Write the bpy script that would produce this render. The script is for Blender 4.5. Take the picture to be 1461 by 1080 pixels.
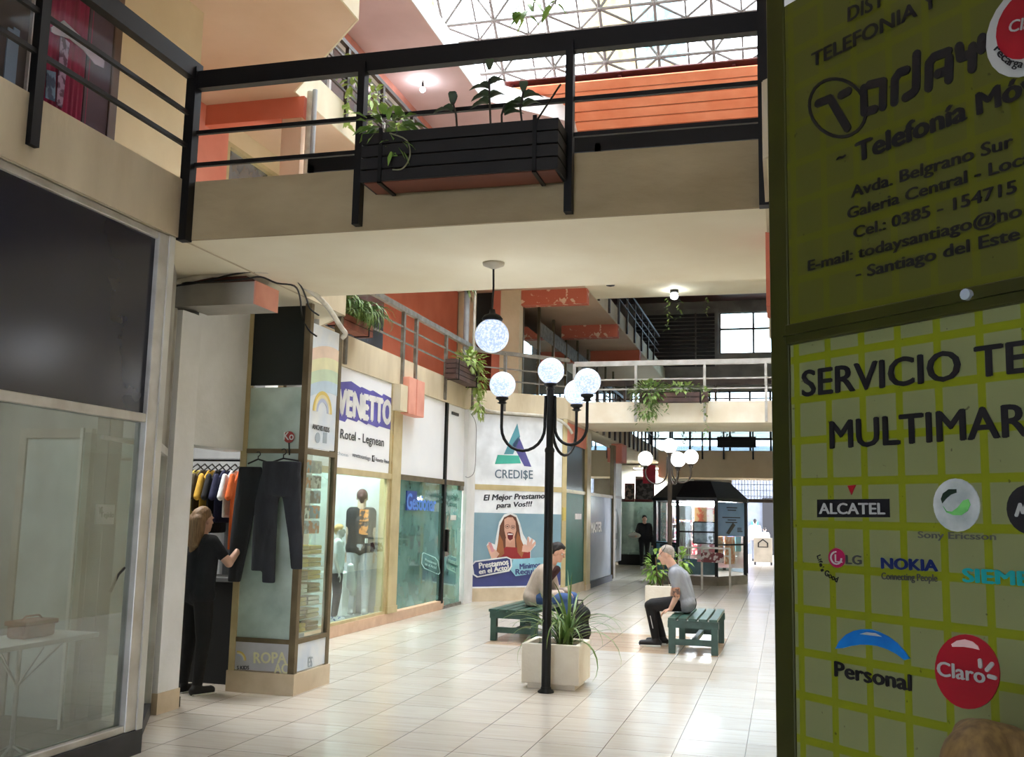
import bpy, math, random
from mathutils import Vector as V, Matrix, Euler
random.seed(7)
scn=bpy.context.scene; COL=scn.collection
for o in list(bpy.data.objects): bpy.data.objects.remove(o)
PI=math.pi
# ------------------------------------------------------------------ camera
F,YAW,PIT,ROL=1424.0,-.2664,.1351,.02146
_f=V((math.sin(YAW)*math.cos(PIT),math.cos(YAW)*math.cos(PIT),math.sin(PIT)))
_r=V((math.cos(YAW),-math.sin(YAW),0)); _u=_r.cross(_f)
CR=_r*math.cos(ROL)+_u*math.sin(ROL); CU=_u*math.cos(ROL)-_r*math.sin(ROL); CF=_f
EYE=V((0,0,1.6))
cd=bpy.data.cameras.new('camera'); cam=bpy.data.objects.new('camera',cd); COL.objects.link(cam)
cd.sensor_fit='HORIZONTAL'; cd.sensor_width=36; cd.lens=36*F/1461; cd.clip_start=.05; cd.clip_end=300
m=Matrix((CR,CU,-CF)).transposed().to_4x4(); m.translation=EYE; cam.matrix_world=m
scn.camera=cam
# ------------------------------------------------------------------ world, light, exposure
w=bpy.data.worlds.new('sky'); scn.world=w; w.use_nodes=True
bg=w.node_tree.nodes['Background']; bg.inputs[0].default_value=(.87,.94,1.09,1); bg.inputs[1].default_value=2.7
sl=bpy.data.lights.new('hazy_sun','SUN'); sl.energy=1.9; sl.angle=1.3; sl.color=(.97,.98,1.05); so_=bpy.data.objects.new('hazy_sun',sl); COL.objects.link(so_); so_.rotation_euler=(-.18,-.1,0)
vs=scn.view_settings; vs.view_transform='Standard'; vs.look='None'; vs.gamma=1; vs.use_curve_mapping=False; vs.exposure=2.5
# ------------------------------------------------------------------ helpers
def ray(x,y): return CR*((x-730.5)/F)-CU*((y-540)/F)+CF
def on(ax,v,x,y):
    d=ray(x,y); return EYE+d*((v-EYE[ax])/d[ax])
def aX(v,x,y): return on(0,v,x,y)
def aY(v,x,y): return on(1,v,x,y)
def aZ(v,x,y): return on(2,v,x,y)
class Pl:                      # a flat face in the place: origin, reading direction, up; normal = u x v
    def __init__(s,o,u,v=(0,0,1)):
        s.o=V(o); s.u=V(u).normalized(); s.v=V(v).normalized(); s.n=s.u.cross(s.v)
    def p(s,a,b,c=0): return s.o+s.u*a+s.v*b+s.n*c
    def ab(s,x,y):
        d=ray(x,y); t=(s.o-EYE).dot(s.n)/d.dot(s.n); q=EYE+d*t-s.o
        return q.dot(s.u),q.dot(s.v)
def lin(c): return tuple(((x/255)/12.92 if x/255<=.04045 else ((x/255+.055)/1.055)**2.4) for x in c)+(1,)
MATS={}
def M(name,rgb,rough=.6,metal=0,rgb2=None,sc=3.0,bump=0,bsc=40,stretch=(1,1,1),emit=0,lo=.35,hi=.65,spec=.5,coat=0,sss=0):
    if name in MATS: return MATS[name]
    mt=bpy.data.materials.new(name); mt.use_nodes=True; nt=mt.node_tree; b=nt.nodes['Principled BSDF']
    b.inputs['Base Color'].default_value=lin(rgb); b.inputs['Roughness'].default_value=rough; b.inputs['Metallic'].default_value=metal
    b.inputs['Specular IOR Level'].default_value=spec; b.inputs['Coat Weight'].default_value=coat
    tc=nt.nodes.new('ShaderNodeTexCoord'); mp=nt.nodes.new('ShaderNodeMapping'); mp.inputs['Scale'].default_value=stretch
    nt.links.new(tc.outputs['Object'],mp.inputs[0])
    c2=rgb2 or tuple(max(0,x*.9) for x in rgb)
    no=nt.nodes.new('ShaderNodeTexNoise'); no.inputs['Scale'].default_value=sc; no.inputs['Detail'].default_value=6; nt.links.new(mp.outputs[0],no.inputs[0])
    rp=nt.nodes.new('ShaderNodeValToRGB'); rp.color_ramp.elements[0].position=lo; rp.color_ramp.elements[1].position=hi
    rp.color_ramp.elements[0].color=lin(rgb); rp.color_ramp.elements[1].color=lin(c2)
    nt.links.new(no.outputs[0],rp.inputs[0]); nt.links.new(rp.outputs[0],b.inputs['Base Color'])
    if bump:
        n2=nt.nodes.new('ShaderNodeTexNoise'); n2.inputs['Scale'].default_value=bsc; n2.inputs['Detail'].default_value=4; nt.links.new(mp.outputs[0],n2.inputs[0])
        bp=nt.nodes.new('ShaderNodeBump'); bp.inputs['Strength'].default_value=bump; bp.inputs['Distance'].default_value=.02
        nt.links.new(n2.outputs[0],bp.inputs['Height']); nt.links.new(bp.outputs[0],b.inputs['Normal'])
    if emit:
        b.inputs['Emission Color'].default_value=lin(rgb); b.inputs['Emission Strength'].default_value=emit
    MATS[name]=mt; return mt
def glass(name,tint=(225,240,235),refl=1.0,rough=.02,haze=0,hazec=(200,225,220)):
    if name in MATS: return MATS[name]
    mt=bpy.data.materials.new(name); mt.use_nodes=True; nt=mt.node_tree; nt.nodes.remove(nt.nodes['Principled BSDF']); out=nt.nodes['Material Output']
    t=nt.nodes.new('ShaderNodeBsdfTransparent'); t.inputs[0].default_value=lin(tint)
    g=nt.nodes.new('ShaderNodeBsdfGlossy'); g.inputs['Roughness'].default_value=rough; g.inputs[0].default_value=(.95,1,1,1)
    fr=nt.nodes.new('ShaderNodeFresnel'); fr.inputs[0].default_value=1.5
    mu=nt.nodes.new('ShaderNodeMath'); mu.operation='MULTIPLY'; mu.inputs[1].default_value=refl; mu.use_clamp=True; nt.links.new(fr.outputs[0],mu.inputs[0]); ge=nt.nodes.new('ShaderNodeNewGeometry'); iv=nt.nodes.new('ShaderNodeMath'); iv.operation='SUBTRACT'; iv.inputs[0].default_value=1; nt.links.new(ge.outputs['Backfacing'],iv.inputs[1]); m3=nt.nodes.new('ShaderNodeMath'); m3.operation='MULTIPLY'; nt.links.new(mu.outputs[0],m3.inputs[0]); nt.links.new(iv.outputs[0],m3.inputs[1]); mu=m3
    a=t
    if haze:
        d=nt.nodes.new('ShaderNodeBsdfDiffuse'); d.inputs[0].default_value=lin(hazec); mh=nt.nodes.new('ShaderNodeMixShader'); mh.inputs[0].default_value=haze
        no=nt.nodes.new('ShaderNodeTexNoise'); no.inputs['Scale'].default_value=2.5; no.inputs['Detail'].default_value=5
        tc=nt.nodes.new('ShaderNodeTexCoord'); nt.links.new(tc.outputs['Object'],no.inputs[0])
        mr=nt.nodes.new('ShaderNodeMapRange'); mr.inputs[1].default_value=.3; mr.inputs[2].default_value=.7; mr.inputs[3].default_value=haze*.6; mr.inputs[4].default_value=min(1,haze*1.4)
        nt.links.new(no.outputs[0],mr.inputs[0]); nt.links.new(mr.outputs[0],mh.inputs[0])
        nt.links.new(t.outputs[0],mh.inputs[1]); nt.links.new(d.outputs[0],mh.inputs[2]); a=mh
    mx=nt.nodes.new('ShaderNodeMixShader'); nt.links.new(mu.outputs[0],mx.inputs[0]); nt.links.new(a.outputs[0],mx.inputs[1]); nt.links.new(g.outputs[0],mx.inputs[2])
    nt.links.new(mx.outputs[0],out.inputs[0]); MATS[name]=mt; return mt
def topmat(o):
    while o.parent: o=o.parent
    return Matrix.Translation(o.location)@o.rotation_euler.to_matrix().to_4x4()
class MB:
    def __init__(s): s.v=[]; s.f=[]; s.sm=[]
    def add(s,vs,fs,sm=False):
        n=len(s.v); s.v+=[V(x) for x in vs]; s.f+=[tuple(i+n for i in f) for f in fs]; s.sm+=[sm]*len(fs); return s
    def box(s,lo,hi,rot=None,c=None):
        x0,y0,z0=lo; x1,y1,z1=hi
        vs=[V(q) for q in ((x0,y0,z0),(x1,y0,z0),(x1,y1,z0),(x0,y1,z0),(x0,y0,z1),(x1,y0,z1),(x1,y1,z1),(x0,y1,z1))]
        if rot:
            c=V(c) if c else (V(lo)+V(hi))/2; R=Euler(rot).to_matrix(); vs=[R@(q-c)+c for q in vs]
        return s.add(vs,[(0,3,2,1),(4,5,6,7),(0,1,5,4),(1,2,6,5),(2,3,7,6),(3,0,4,7)])
    def pbox(s,pl,a0,b0,a1,b1,c0,c1):
        a0,a1=min(a0,a1),max(a0,a1); b0,b1=min(b0,b1),max(b0,b1)
        return s.ppoly(pl,[(a0,b0),(a1,b0),(a1,b1),(a0,b1)],c0,c1)
    def ppoly(s,pl,ab,c0,c1):
        ar=sum(ab[i][0]*ab[(i+1)%len(ab)][1]-ab[(i+1)%len(ab)][0]*ab[i][1] for i in range(len(ab)))
        if ar<0: ab=ab[::-1]
        n=len(ab); vs=[pl.p(a,b,c0) for a,b in ab]+[pl.p(a,b,c1) for a,b in ab]
        return s.add(vs,[tuple(range(n))[::-1],tuple(range(n,2*n))]+[(i,(i+1)%n,n+(i+1)%n,n+i) for i in range(n)])
    def pring(s,pl,ab,wd,c0,c1):       # outline band around polygon centre
        cx=sum(a for a,b in ab)/len(ab); cy=sum(b for a,b in ab)/len(ab); n=len(ab)
        inn=[]
        for a,b in ab:
            L=math.hypot(a-cx,b-cy); k=max(0,1-wd/L); inn.append((cx+(a-cx)*k,cy+(b-cy)*k))
        for i in range(n): s.ppoly(pl,[ab[i],ab[(i+1)%n],inn[(i+1)%n],inn[i]],c0,c1)
        return s
    def prism(s,xy,z0,z1): return s.ppoly(Pl((0,0,0),(1,0,0),(0,1,0)),xy,z0,z1)
    def bar(s,p,q,w,h=None,up=(0,0,1)):
        p,q=V(p),V(q); h=h or w; d=(q-p).normalized(); up=V(up)
        if abs(d.dot(up))>.98: up=V((0,1,0)) if abs(d.y)<.9 else V((1,0,0))
        r=d.cross(up).normalized(); u=r.cross(d)
        vs=[e+r*(a*w/2)+u*(b*h/2) for e in (p,q) for a,b in ((-1,-1),(1,-1),(1,1),(-1,1))]
        return s.add(vs,[(0,1,2,3)[::-1],(4,5,6,7),(0,1,5,4),(1,2,6,5),(2,3,7,6),(3,0,4,7)])
    def loft(s,rings,cap=True,sm=True):
        n=len(rings[0]); vs=[q for r in rings for q in r]; fs=[]
        for i in range(len(rings)-1):
            for j in range(n): fs.append((i*n+j,i*n+(j+1)%n,(i+1)*n+(j+1)%n,(i+1)*n+j))
        s.add(vs,fs,sm)
        if cap: s.add(rings[0],[tuple(range(n))[::-1]]); s.add(rings[-1],[tuple(range(n))])
        return s
    def tube(s,pts,r,n=8,cap=True):
        pts=[V(p) for p in pts]; rs=r if isinstance(r,(list,tuple)) else [r]*len(pts); rings=[]; prev=None
        for i,p in enumerate(pts):
            d=(pts[min(i+1,len(pts)-1)]-pts[max(i-1,0)]).normalized()
            if prev is None: a=V((0,0,1)) if abs(d.z)<.9 else V((1,0,0)); x=d.cross(a).normalized()
            else: x=(prev-d*prev.dot(d)).normalized()
            y=d.cross(x); prev=x
            rings.append([p+(x*math.cos(2*PI*k/n)+y*math.sin(2*PI*k/n))*rs[i] for k in range(n)])
        return s.loft(rings,cap)
    def cyl(s,p,q,r,n=12): return s.tube([p,q],r,n)
    def lathe(s,prof,c,n=20,axis=None):
        c=V(c); rings=[[c+V((r*math.cos(2*PI*k/n),r*math.sin(2*PI*k/n),z)) for k in range(n)] for r,z in prof]
        return s.loft(rings,True)
    def ell(s,c,r,mat=None,n=14,m=9):
        c=V(c); rx,ry,rz=(r,r,r) if isinstance(r,(int,float)) else r; vs=[];fs=[]
        for i in range(1,m):
            t=PI*i/m
            for k in range(n): vs.append(V((rx*math.sin(t)*math.cos(2*PI*k/n),ry*math.sin(t)*math.sin(2*PI*k/n),rz*math.cos(t))))
        vs.append(V((0,0,rz))); vs.append(V((0,0,-rz))); T=len(vs)-2
        for i in range(m-2):
            for k in range(n): fs.append((i*n+k,(i+1)*n+k,(i+1)*n+(k+1)%n,i*n+(k+1)%n))
        for k in range(n): fs.append((T,k,(k+1)%n)); fs.append((T+1,(m-2)*n+(k+1)%n,(m-2)*n+k))
        if mat: vs=[mat@q for q in vs]
        return s.add([q+c for q in vs],fs,True)
    def cap(s,p,q,r0,r1=None,n=12):
        p,q=V(p),V(q); r1=r0 if r1 is None else r1; d=q-p; L=d.length
        if L<1e-5: return s.ell(p,r0)
        d/=L; pts=[];rs=[]
        for k in range(5): t=PI/2*(k/4); pts.append(p-d*r0*math.cos(t)); rs.append(max(r0*math.sin(t),r0*.05))
        for k in range(5): t=PI/2*(1-k/4); pts.append(q+d*r1*math.cos(t)); rs.append(max(r1*math.sin(t),r1*.05))
        return s.tube(pts,rs,n)
    def leaf(s,p,d,L,w,droop=.3,seg=3,up=(0,0,1)):
        p,d=V(p),V(d).normalized(); side=d.cross(V(up)); side=side.normalized() if side.length>.01 else V((1,0,0)); vs=[];fs=[]
        for i in range(seg+1):
            t=i/seg; c=p+d*(L*t)-V((0,0,1))*(droop*L*t*t); ww=w/2*math.sin(PI*(.12+.86*t))
            lift=V((0,0,ww*.35)); vs+=[c-side*ww+lift,c,c+side*ww+lift]
        for i in range(seg):
            a=i*3; fs+=[(a,a+1,a+4,a+3),(a+1,a+2,a+5,a+4)]
        return s.add(vs,fs,True)
    def mesh(s,name,off=None):
        me=bpy.data.meshes.new(name); me.from_pydata([q-off if off else q for q in s.v],[],s.f)
        me.polygons.foreach_set('use_smooth',s.sm); me.update(); return me
    def build(s,name,mat,parent=None,bevel=0):
        if parent is None:
            lo=[min(q[i] for q in s.v) for i in range(3)]; hi=[max(q[i] for q in s.v) for i in range(3)]
            off=V(((lo[0]+hi[0])/2,(lo[1]+hi[1])/2,lo[2])); me=s.mesh(name,off); o=bpy.data.objects.new(name,me); o.location=off
        else:
            inv=topmat(parent).inverted(); s.v=[inv@q for q in s.v]; me=s.mesh(name); o=bpy.data.objects.new(name,me); o.parent=parent
        me.materials.append(mat); COL.objects.link(o)
        if bevel:
            b=o.modifiers.new('bevel','BEVEL'); b.width=bevel; b.segments=2; b.limit_method='ANGLE'
        return o
def thing(name,label,cat,loc=(0,0,0),rz=0,group=None):
    o=bpy.data.objects.new(name,None); COL.objects.link(o); o.location=V(loc); o.rotation_euler=(0,0,rz); o.empty_display_size=.2
    return tag(o,label,cat,group)
def tag(o,label,cat,group=None,kind=None):
    o['label']=label; o['category']=cat
    if group: o['group']=group
    if kind: o['kind']=kind
    return o
def struct(name,mb,mat,parent=None,bevel=0):
    o=mb.build(name,mat,parent,bevel)
    if parent is None: o['kind']='structure'
    return o
def copy_tree(o,parent=None):
    c=o.copy(); COL.objects.link(c); c.parent=parent
    for ch in [x for x in bpy.data.objects if x.parent==o]: copy_tree(ch,c)
    return c
def evalmesh(o,name):
    bpy.context.view_layer.update(); dg=bpy.context.evaluated_depsgraph_get()
    return bpy.data.meshes.new_from_object(o.evaluated_get(dg))
def blob(name,mb,mat,parent,vox=.01,sm=4,fac=.5):     # union of overlapping volumes as one continuous skin
    me=mb.mesh(name); o=bpy.data.objects.new(name,me); COL.objects.link(o)
    r=o.modifiers.new('r','REMESH'); r.mode='VOXEL'; r.voxel_size=vox; r.use_smooth_shade=True
    s=o.modifiers.new('s','SMOOTH'); s.iterations=sm; s.factor=fac
    e=evalmesh(o,name); bpy.data.objects.remove(o); bpy.data.meshes.remove(me)
    e.name=name; e.materials.clear(); e.materials.append(mat)
    e.polygons.foreach_set('use_smooth',[True]*len(e.polygons))
    o=bpy.data.objects.new(name,e); COL.objects.link(o)
    if parent: e.transform(topmat(parent).inverted()); o.parent=parent
    return o
_tc={}
def tmesh(s,bold=0,shear=0):
    k=(s,bold,shear)
    if k in _tc: return _tc[k]
    c=bpy.data.curves.new('t','FONT'); c.body=s; c.size=1;  c.shear=shear; c.resolution_u=3
    o=bpy.data.objects.new('t',c); COL.objects.link(o); me=evalmesh(o,'t')
    vs=[tuple(q.co) for q in me.vertices]; fs=[tuple(p.vertices) for p in me.polygons]
    bpy.data.objects.remove(o); bpy.data.curves.remove(c); bpy.data.meshes.remove(me); _tc[k]=(vs,fs); return _tc[k]
CAPH=None
def text(s,pl,p0,p1,pt,mat,parent,name='lettering',bold=.02,shear=0,fit=None,c=.004,cap='H',raw=False,mb=None):
    # p0,p1: baseline ends of the text (or of its first part `fit`); pt: top of a capital above p0 (pixels on the face, or raw a,b)
    A=p0 if raw else pl.ab(*p0); B=p1 if raw else pl.ab(*p1); T=pt if raw else pl.ab(*pt)
    vs,fs=tmesh(s,bold,shear); fv,_=tmesh(fit or s,bold,shear); hv,_=tmesh(cap,0,0)
    x0=min(q[0] for q in fv); x1=max(q[0] for q in fv); H=max(q[1] for q in hv)
    du=((B[0]-A[0])/(x1-x0),(B[1]-A[1])/(x1-x0)); hgt=((T[0]-A[0])*-du[1]+(T[1]-A[1])*du[0])/math.hypot(*du)/H
    L=math.hypot(*du); nv=(-du[1]/L*hgt,du[0]/L*hgt)
    out=mb if mb is not None else MB()
    for ki,(ox,oy) in enumerate(((0,0),(bold*.9,0),(-bold*.9,0),(0,bold*.5),(0,-bold*.5)) if bold>.005 else ((0,0),)):
        out.add([pl.p(A[0]+(x+ox-x0)*du[0]+(y+oy)*nv[0],A[1]+(x+ox-x0)*du[1]+(y+oy)*nv[1],c+ki*.0007) for x,y,z in vs],fs)
    return out if mb is not None else out.build(name,mat,parent)
def circ(cx,cy,rx,ry=None,n=24,a0=0,a1=2*PI):
    ry=ry or rx; full=abs(a1-a0-2*PI)<1e-6
    return [(cx+rx*math.cos(a0+(a1-a0)*k/(n if full else n-1)),cy+ry*math.sin(a0+(a1-a0)*k/(n if full else n-1))) for k in range(n)]
def pxs(pl,pts): return [pl.ab(*p) for p in pts]
# ------------------------------------------------------------------ materials
cream=M('cream plaster',(230,219,192),.75,rgb2=(210,196,164),sc=1.6,bump=.15,bsc=25,stretch=(1,1,.5))
creamdirty=M('stained cream plaster',(224,210,180),.8,rgb2=(190,174,144),sc=1.4,bump=.2,bsc=20,stretch=(1,1,.35))
taupe=M('shaded fascia plaster',(178,160,124),.8,rgb2=(150,132,98),sc=2.2,bump=.2,bsc=30,stretch=(.4,1,1))  # near bridge face: shade away from the skylight put into a browner colour
soffit=M('soffit paint',(246,238,214),.7,rgb2=(236,224,196),sc=.9,bump=.06,bsc=8)
peach=M('peach soffit paint',(218,190,164),.8,rgb2=(206,174,146),sc=.8)
tan=M('tan wall paint',(228,210,176),.8,rgb2=(216,196,160),sc=1.2,bump=.1,bsc=18)
lilac=M('pale pink soffit paint',(226,200,200),.8,rgb2=(212,184,184),sc=.8)
whitep=M('white plaster',(236,236,236),.75,rgb2=(220,220,218),sc=2.0,bump=.12,bsc=22)
greyp=M('grey plaster',(176,172,164),.8,rgb2=(150,146,138),sc=2)
terra=M('terracotta paint',(216,124,98),.75,rgb2=(204,108,82),sc=1.2)
terrapeel=M('peeling terracotta paint',(204,110,86),.75,rgb2=(234,206,180),sc=6,lo=.58,hi=.62)
salmon=M('salmon paint',(228,146,124),.75,rgb2=(214,128,108),sc=1.5)
pinkp=M('pink paint',(236,168,148),.7,rgb2=(222,150,130),sc=3)
orange=M('orange painted boards',(248,156,116),.55,rgb2=(240,140,98),sc=2)
redwood=M('dark red varnished boards',(84,28,26),.3,rgb2=(62,20,18),sc=3,stretch=(.2,6,1))
blackm=M('black painted steel',(6,6,7),.5,rgb2=(12,11,10),sc=9,lo=.5,hi=.8,spec=.3)
brownm=M('brown painted steel',(70,58,48),.5,metal=.2,rgb2=(52,44,38),sc=6)
steel=M('grey painted steel',(150,146,138),.45,metal=.5,rgb2=(120,114,104),sc=8)
alu=M('brushed aluminium',(206,204,198),.4,metal=.3,rgb2=(184,180,172),sc=5)
bronze=M('bronze anodised frame',(124,110,84),.45,metal=.5,rgb2=(104,90,66),sc=4)
champagne=M('champagne frame paint',(206,190,146),.45,metal=.15,rgb2=(186,168,124),sc=3)
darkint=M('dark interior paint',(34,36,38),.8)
dkgrey=M('dark grey skirting tile',(52,54,60),.5,rgb2=(42,44,48),sc=5)
tilebase=M('cream skirting tile',(218,200,172),.4,rgb2=(200,180,150),sc=4)
rubber=M('black plastic',(18,18,19),.5)
whitepl=M('white plastic',(232,232,230),.45,rgb2=(220,220,218))
pvc=M('white pvc conduit',(216,210,196),.5,rgb2=(180,172,156),sc=6)
clear=glass('clear shop glass',(226,240,236),2.2,.015)
greyglass=glass('smoky shop glass',(206,212,210),2.4,.02,.10,(170,178,174))
tealglass=glass('green tinted glass',(150,196,186),1.3,.03,.45,(140,184,176))
kioskglass=glass('kiosk glass',(240,246,246),.9,.02); dimglass=glass('dim shopfront glass',(180,196,190),1.2,.05,.4,(150,164,158))
showglass=glass('clouded showcase glass',(190,215,205),1.2,.05,.85,(206,224,214))
winglass=glass('window glass',(210,225,228),2,.02)
# ---- floor: square cream tiles, brown tile panel round the benches
fm=bpy.data.materials.new('floor tiles'); fm.use_nodes=True; nt=fm.node_tree; b=nt.nodes['Principled BSDF']
ge=nt.nodes.new('ShaderNodeNewGeometry'); mp=nt.nodes.new('ShaderNodeMapping'); mp.inputs['Location'].default_value=(.28+.478*20,-8.6+.478*40,0)
nt.links.new(ge.outputs['Position'],mp.inputs[0])
br=nt.nodes.new('ShaderNodeTexBrick'); br.offset=0; br.squash=1
for k,v_ in (('Scale',1),('Mortar Size',.0035),('Mortar Smooth',.3),('Brick Width',.478),('Row Height',.478),('Bias',0)): br.inputs[k].default_value=v_
br.inputs['Color1'].default_value=lin((216,210,200)); br.inputs['Color2'].default_value=lin((208,200,188)); br.inputs['Mortar'].default_value=lin((112,86,66))
nt.links.new(mp.outputs[0],br.inputs[0])
m2=nt.nodes.new('ShaderNodeMapping'); m2.inputs['Scale'].default_value=(1.6,14,1); nt.links.new(ge.outputs['Position'],m2.inputs[0])
no=nt.nodes.new('ShaderNodeTexNoise'); no.inputs['Scale'].default_value=1.3; no.inputs['Detail'].default_value=7; nt.links.new(m2.outputs[0],no.inputs[0])
rp=nt.nodes.new('ShaderNodeValToRGB'); rp.color_ramp.elements[0].position=.2; rp.color_ramp.elements[1].position=.95
rp.color_ramp.elements[0].color=(.82,.78,.73,1); rp.color_ramp.elements[1].color=(1.03,1.02,1.01,1); nt.links.new(no.outputs[0],rp.inputs[0])
mul=nt.nodes.new('ShaderNodeMix'); mul.data_type='RGBA'; mul.blend_type='MULTIPLY'; mul.inputs[0].default_value=1
nt.links.new(br.outputs['Color'],mul.inputs[6]); nt.links.new(rp.outputs[0],mul.inputs[7])
sx=nt.nodes.new('ShaderNodeSeparateXYZ'); nt.links.new(ge.outputs['Position'],sx.inputs[0])
def mth(op,a,b_=None):
    n=nt.nodes.new('ShaderNodeMath'); n.operation=op
    for i,q in enumerate((a,b_)):
        if q is None: continue
        if isinstance(q,(int,float)): n.inputs[i].default_value=q
        else: nt.links.new(q,n.inputs[i])
    return n.outputs[0]
ix=mth('LESS_THAN',mth('ABSOLUTE',mth('SUBTRACT',sx.outputs[0],-2.19)),1.44)
iy=mth('LESS_THAN',mth('ABSOLUTE',mth('SUBTRACT',sx.outputs[1],13.14)),.95)
msk=mth('MULTIPLY',mth('MULTIPLY',ix,iy),.8)
br2=nt.nodes.new('ShaderNodeTexBrick'); br2.offset=0
for k,v_ in (('Scale',1),('Mortar Size',.006),('Mortar Smooth',.4),('Brick Width',.478),('Row Height',.1195)): br2.inputs[k].default_value=v_
br2.inputs['Color1'].default_value=lin((176,142,110)); br2.inputs['Color2'].default_value=lin((196,166,134)); br2.inputs['Mortar'].default_value=lin((140,110,84)); nt.links.new(mp.outputs[0],br2.inputs[0])
mx=nt.nodes.new('ShaderNodeMix'); mx.data_type='RGBA'; nt.links.new(msk,mx.inputs[0]); nt.links.new(mul.outputs[2],mx.inputs[6]); nt.links.new(br2.outputs['Color'],mx.inputs[7])
nt.links.new(mx.outputs[2],b.inputs['Base Color'])
n3=nt.nodes.new('ShaderNodeTexNoise'); n3.inputs['Scale'].default_value=3; nt.links.new(ge.outputs['Position'],n3.inputs[0])
r3=nt.nodes.new('ShaderNodeMapRange'); r3.inputs[3].default_value=.16; r3.inputs[4].default_value=.34; nt.links.new(n3.outputs[0],r3.inputs[0]); b.inputs['Roughness'].default_value=.2
bp=nt.nodes.new('ShaderNodeBump'); bp.inputs['Strength'].default_value=.25; bp.inputs['Distance'].default_value=.004; bp.invert=True; nt.links.new(br.outputs['Fac'],bp.inputs['Height']); nt.links.new(bp.outputs[0],b.inputs['Normal'])
# ---- roof sheets: translucent corrugated fibreglass between clear sheets
def roofmat(name,rgb,tr,rgb2):
    mt=bpy.data.materials.new(name); mt.use_nodes=True; nt=mt.node_tree; nt.nodes.remove(nt.nodes['Principled BSDF']); out=nt.nodes['Material Output']
    g=nt.nodes.new('ShaderNodeNewGeometry'); mp=nt.nodes.new('ShaderNodeMapping'); mp.inputs['Scale'].default_value=(1,.16,1); nt.links.new(g.outputs['Position'],mp.inputs[0])
    n=nt.nodes.new('ShaderNodeTexNoise'); n.inputs['Scale'].default_value=6; n.inputs['Detail'].default_value=6; nt.links.new(mp.outputs[0],n.inputs[0])
    r=nt.nodes.new('ShaderNodeValToRGB'); r.color_ramp.elements[0].position=.42; r.color_ramp.elements[1].position=.62; r.color_ramp.elements[0].color=lin(rgb); r.color_ramp.elements[1].color=lin(rgb2); nt.links.new(n.outputs[0],r.inputs[0])
    a=nt.nodes.new('ShaderNodeBsdfTransparent'); t=nt.nodes.new('ShaderNodeBsdfTranslucent'); nt.links.new(r.outputs[0],a.inputs[0]); nt.links.new(r.outputs[0],t.inputs[0])
    m=nt.nodes.new('ShaderNodeMixShader'); m.inputs[0].default_value=tr; nt.links.new(t.outputs[0],m.inputs[1]); nt.links.new(a.outputs[0],m.inputs[2]); nt.links.new(m.outputs[0],out.inputs[0]); return mt
roofA=roofmat('clear roof sheet',(250,252,252),.72,(232,240,240)); roofB=roofmat('yellowed roof sheet',(140,128,94),.5,(104,92,62)); roofC=roofmat('wet mossy roof sheet',(70,110,112),.5,(150,160,160))
# ------------------------------------------------------------------ the setting
Z1,Z1t,Z2,Z2t,Z3,Z3t=3.48,3.90,6.53,6.95,9.6,10.0
fl=MB().box((-9,-7,-.12),(4.5,60,0)); struct('floor',fl,fm)
OL=[(-4.1,-6),(-4.1,8.76),(-5.56,10.22),(-5.56,17.75),(-4.1,19.2),(-4.1,36)]
OR=[(1.36,-6),(1.36,3.78),(-.06,5.2),(-.06,8.76),(1.36,10.22),(1.36,17.75),(-.06,19.2),(-.06,36)]
def slab(z0,z1,ms,mf,OLx,ORx):
    struct('ceiling',MB().prism([(-9,-6)]+OLx+[(-9,36)],z0,z1),ms)
    struct('ceiling',MB().prism([(4.5,36)]+ORx[::-1]+[(4.5,-6)],z0,z1),ms)
    for L,sg in ((OLx,1),(ORx,-1)):
        f=MB()
        for i in range(len(L)-1):
            p,q=L[i],L[i+1]; d=V((q[0]-p[0],q[1]-p[1],0)).normalized(); n=V((d.y,-d.x,0))*sg
            if abs(q[1]-p[1])<.01: continue
            f.prism([p,q,(q[0]+n.x*.02,q[1]+n.y*.02),(p[0]+n.x*.02,p[1]+n.y*.02)],z0-.004,z1+.003)
        struct('trim_1',f,mf)
slab(Z1,Z1t,soffit,creamdirty,OL,OR)
slab(Z2,Z2t,peach,cream,OL,OR)
slab(Z3,Z3t,lilac,whitep,OL,OR)
# bridges over the gallery
struct('ceiling',MB().box((-4.08,6.06,Z1),(-.08,7.93,Z1t)),soffit)
struct('trim_2',MB().box((-4.08,6.035,Z1-.004),(-.05,6.06,Z1t+.004)),taupe)
struct('ceiling',MB().box((-4.08,20.02,Z1),(-.08,22.15,Z1t)),soffit)
struct('trim_3',MB().box((-4.08,19.995,Z1-.004),(-.05,20.02,Z1t+.004)),M('pale cream fascia',(246,238,220),.75,rgb2=(232,218,192),sc=1.8))
struct('ceiling',MB().box((-4.08,20.0,Z2),(-.08,22.15,Z2t)),soffit)
struct('ceiling',MB().box((-4.08,34.0,2.95),(-.08,35.9,3.85)),tan)
# ground floor, left side walls
struct('wall_left',MB().box((-9,-6,0),(-8.85,36,10)),greyp)
struct('wall_rear',MB().box((-9,-6.15,0),(-4.05,-6,12)).box((-1.0,-6.15,0),(4.5,-6,12)).box((-4.05,-6.15,2.5),(-1.0,-6,12)),greyp)
struct('wall_right',MB().box((2.9,-6,0),(3.05,36,12)),greyp)
rw=MB().prism([(2.88,5.3),(-.05,5.3),(-.05,8.7),(1.42,10.2),(1.42,17.7),(-.05,19.2),(-.05,33),(.2,35.9),(2.88,35.9)],.0,3.47); struct('wall_right',rw,cream)
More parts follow.
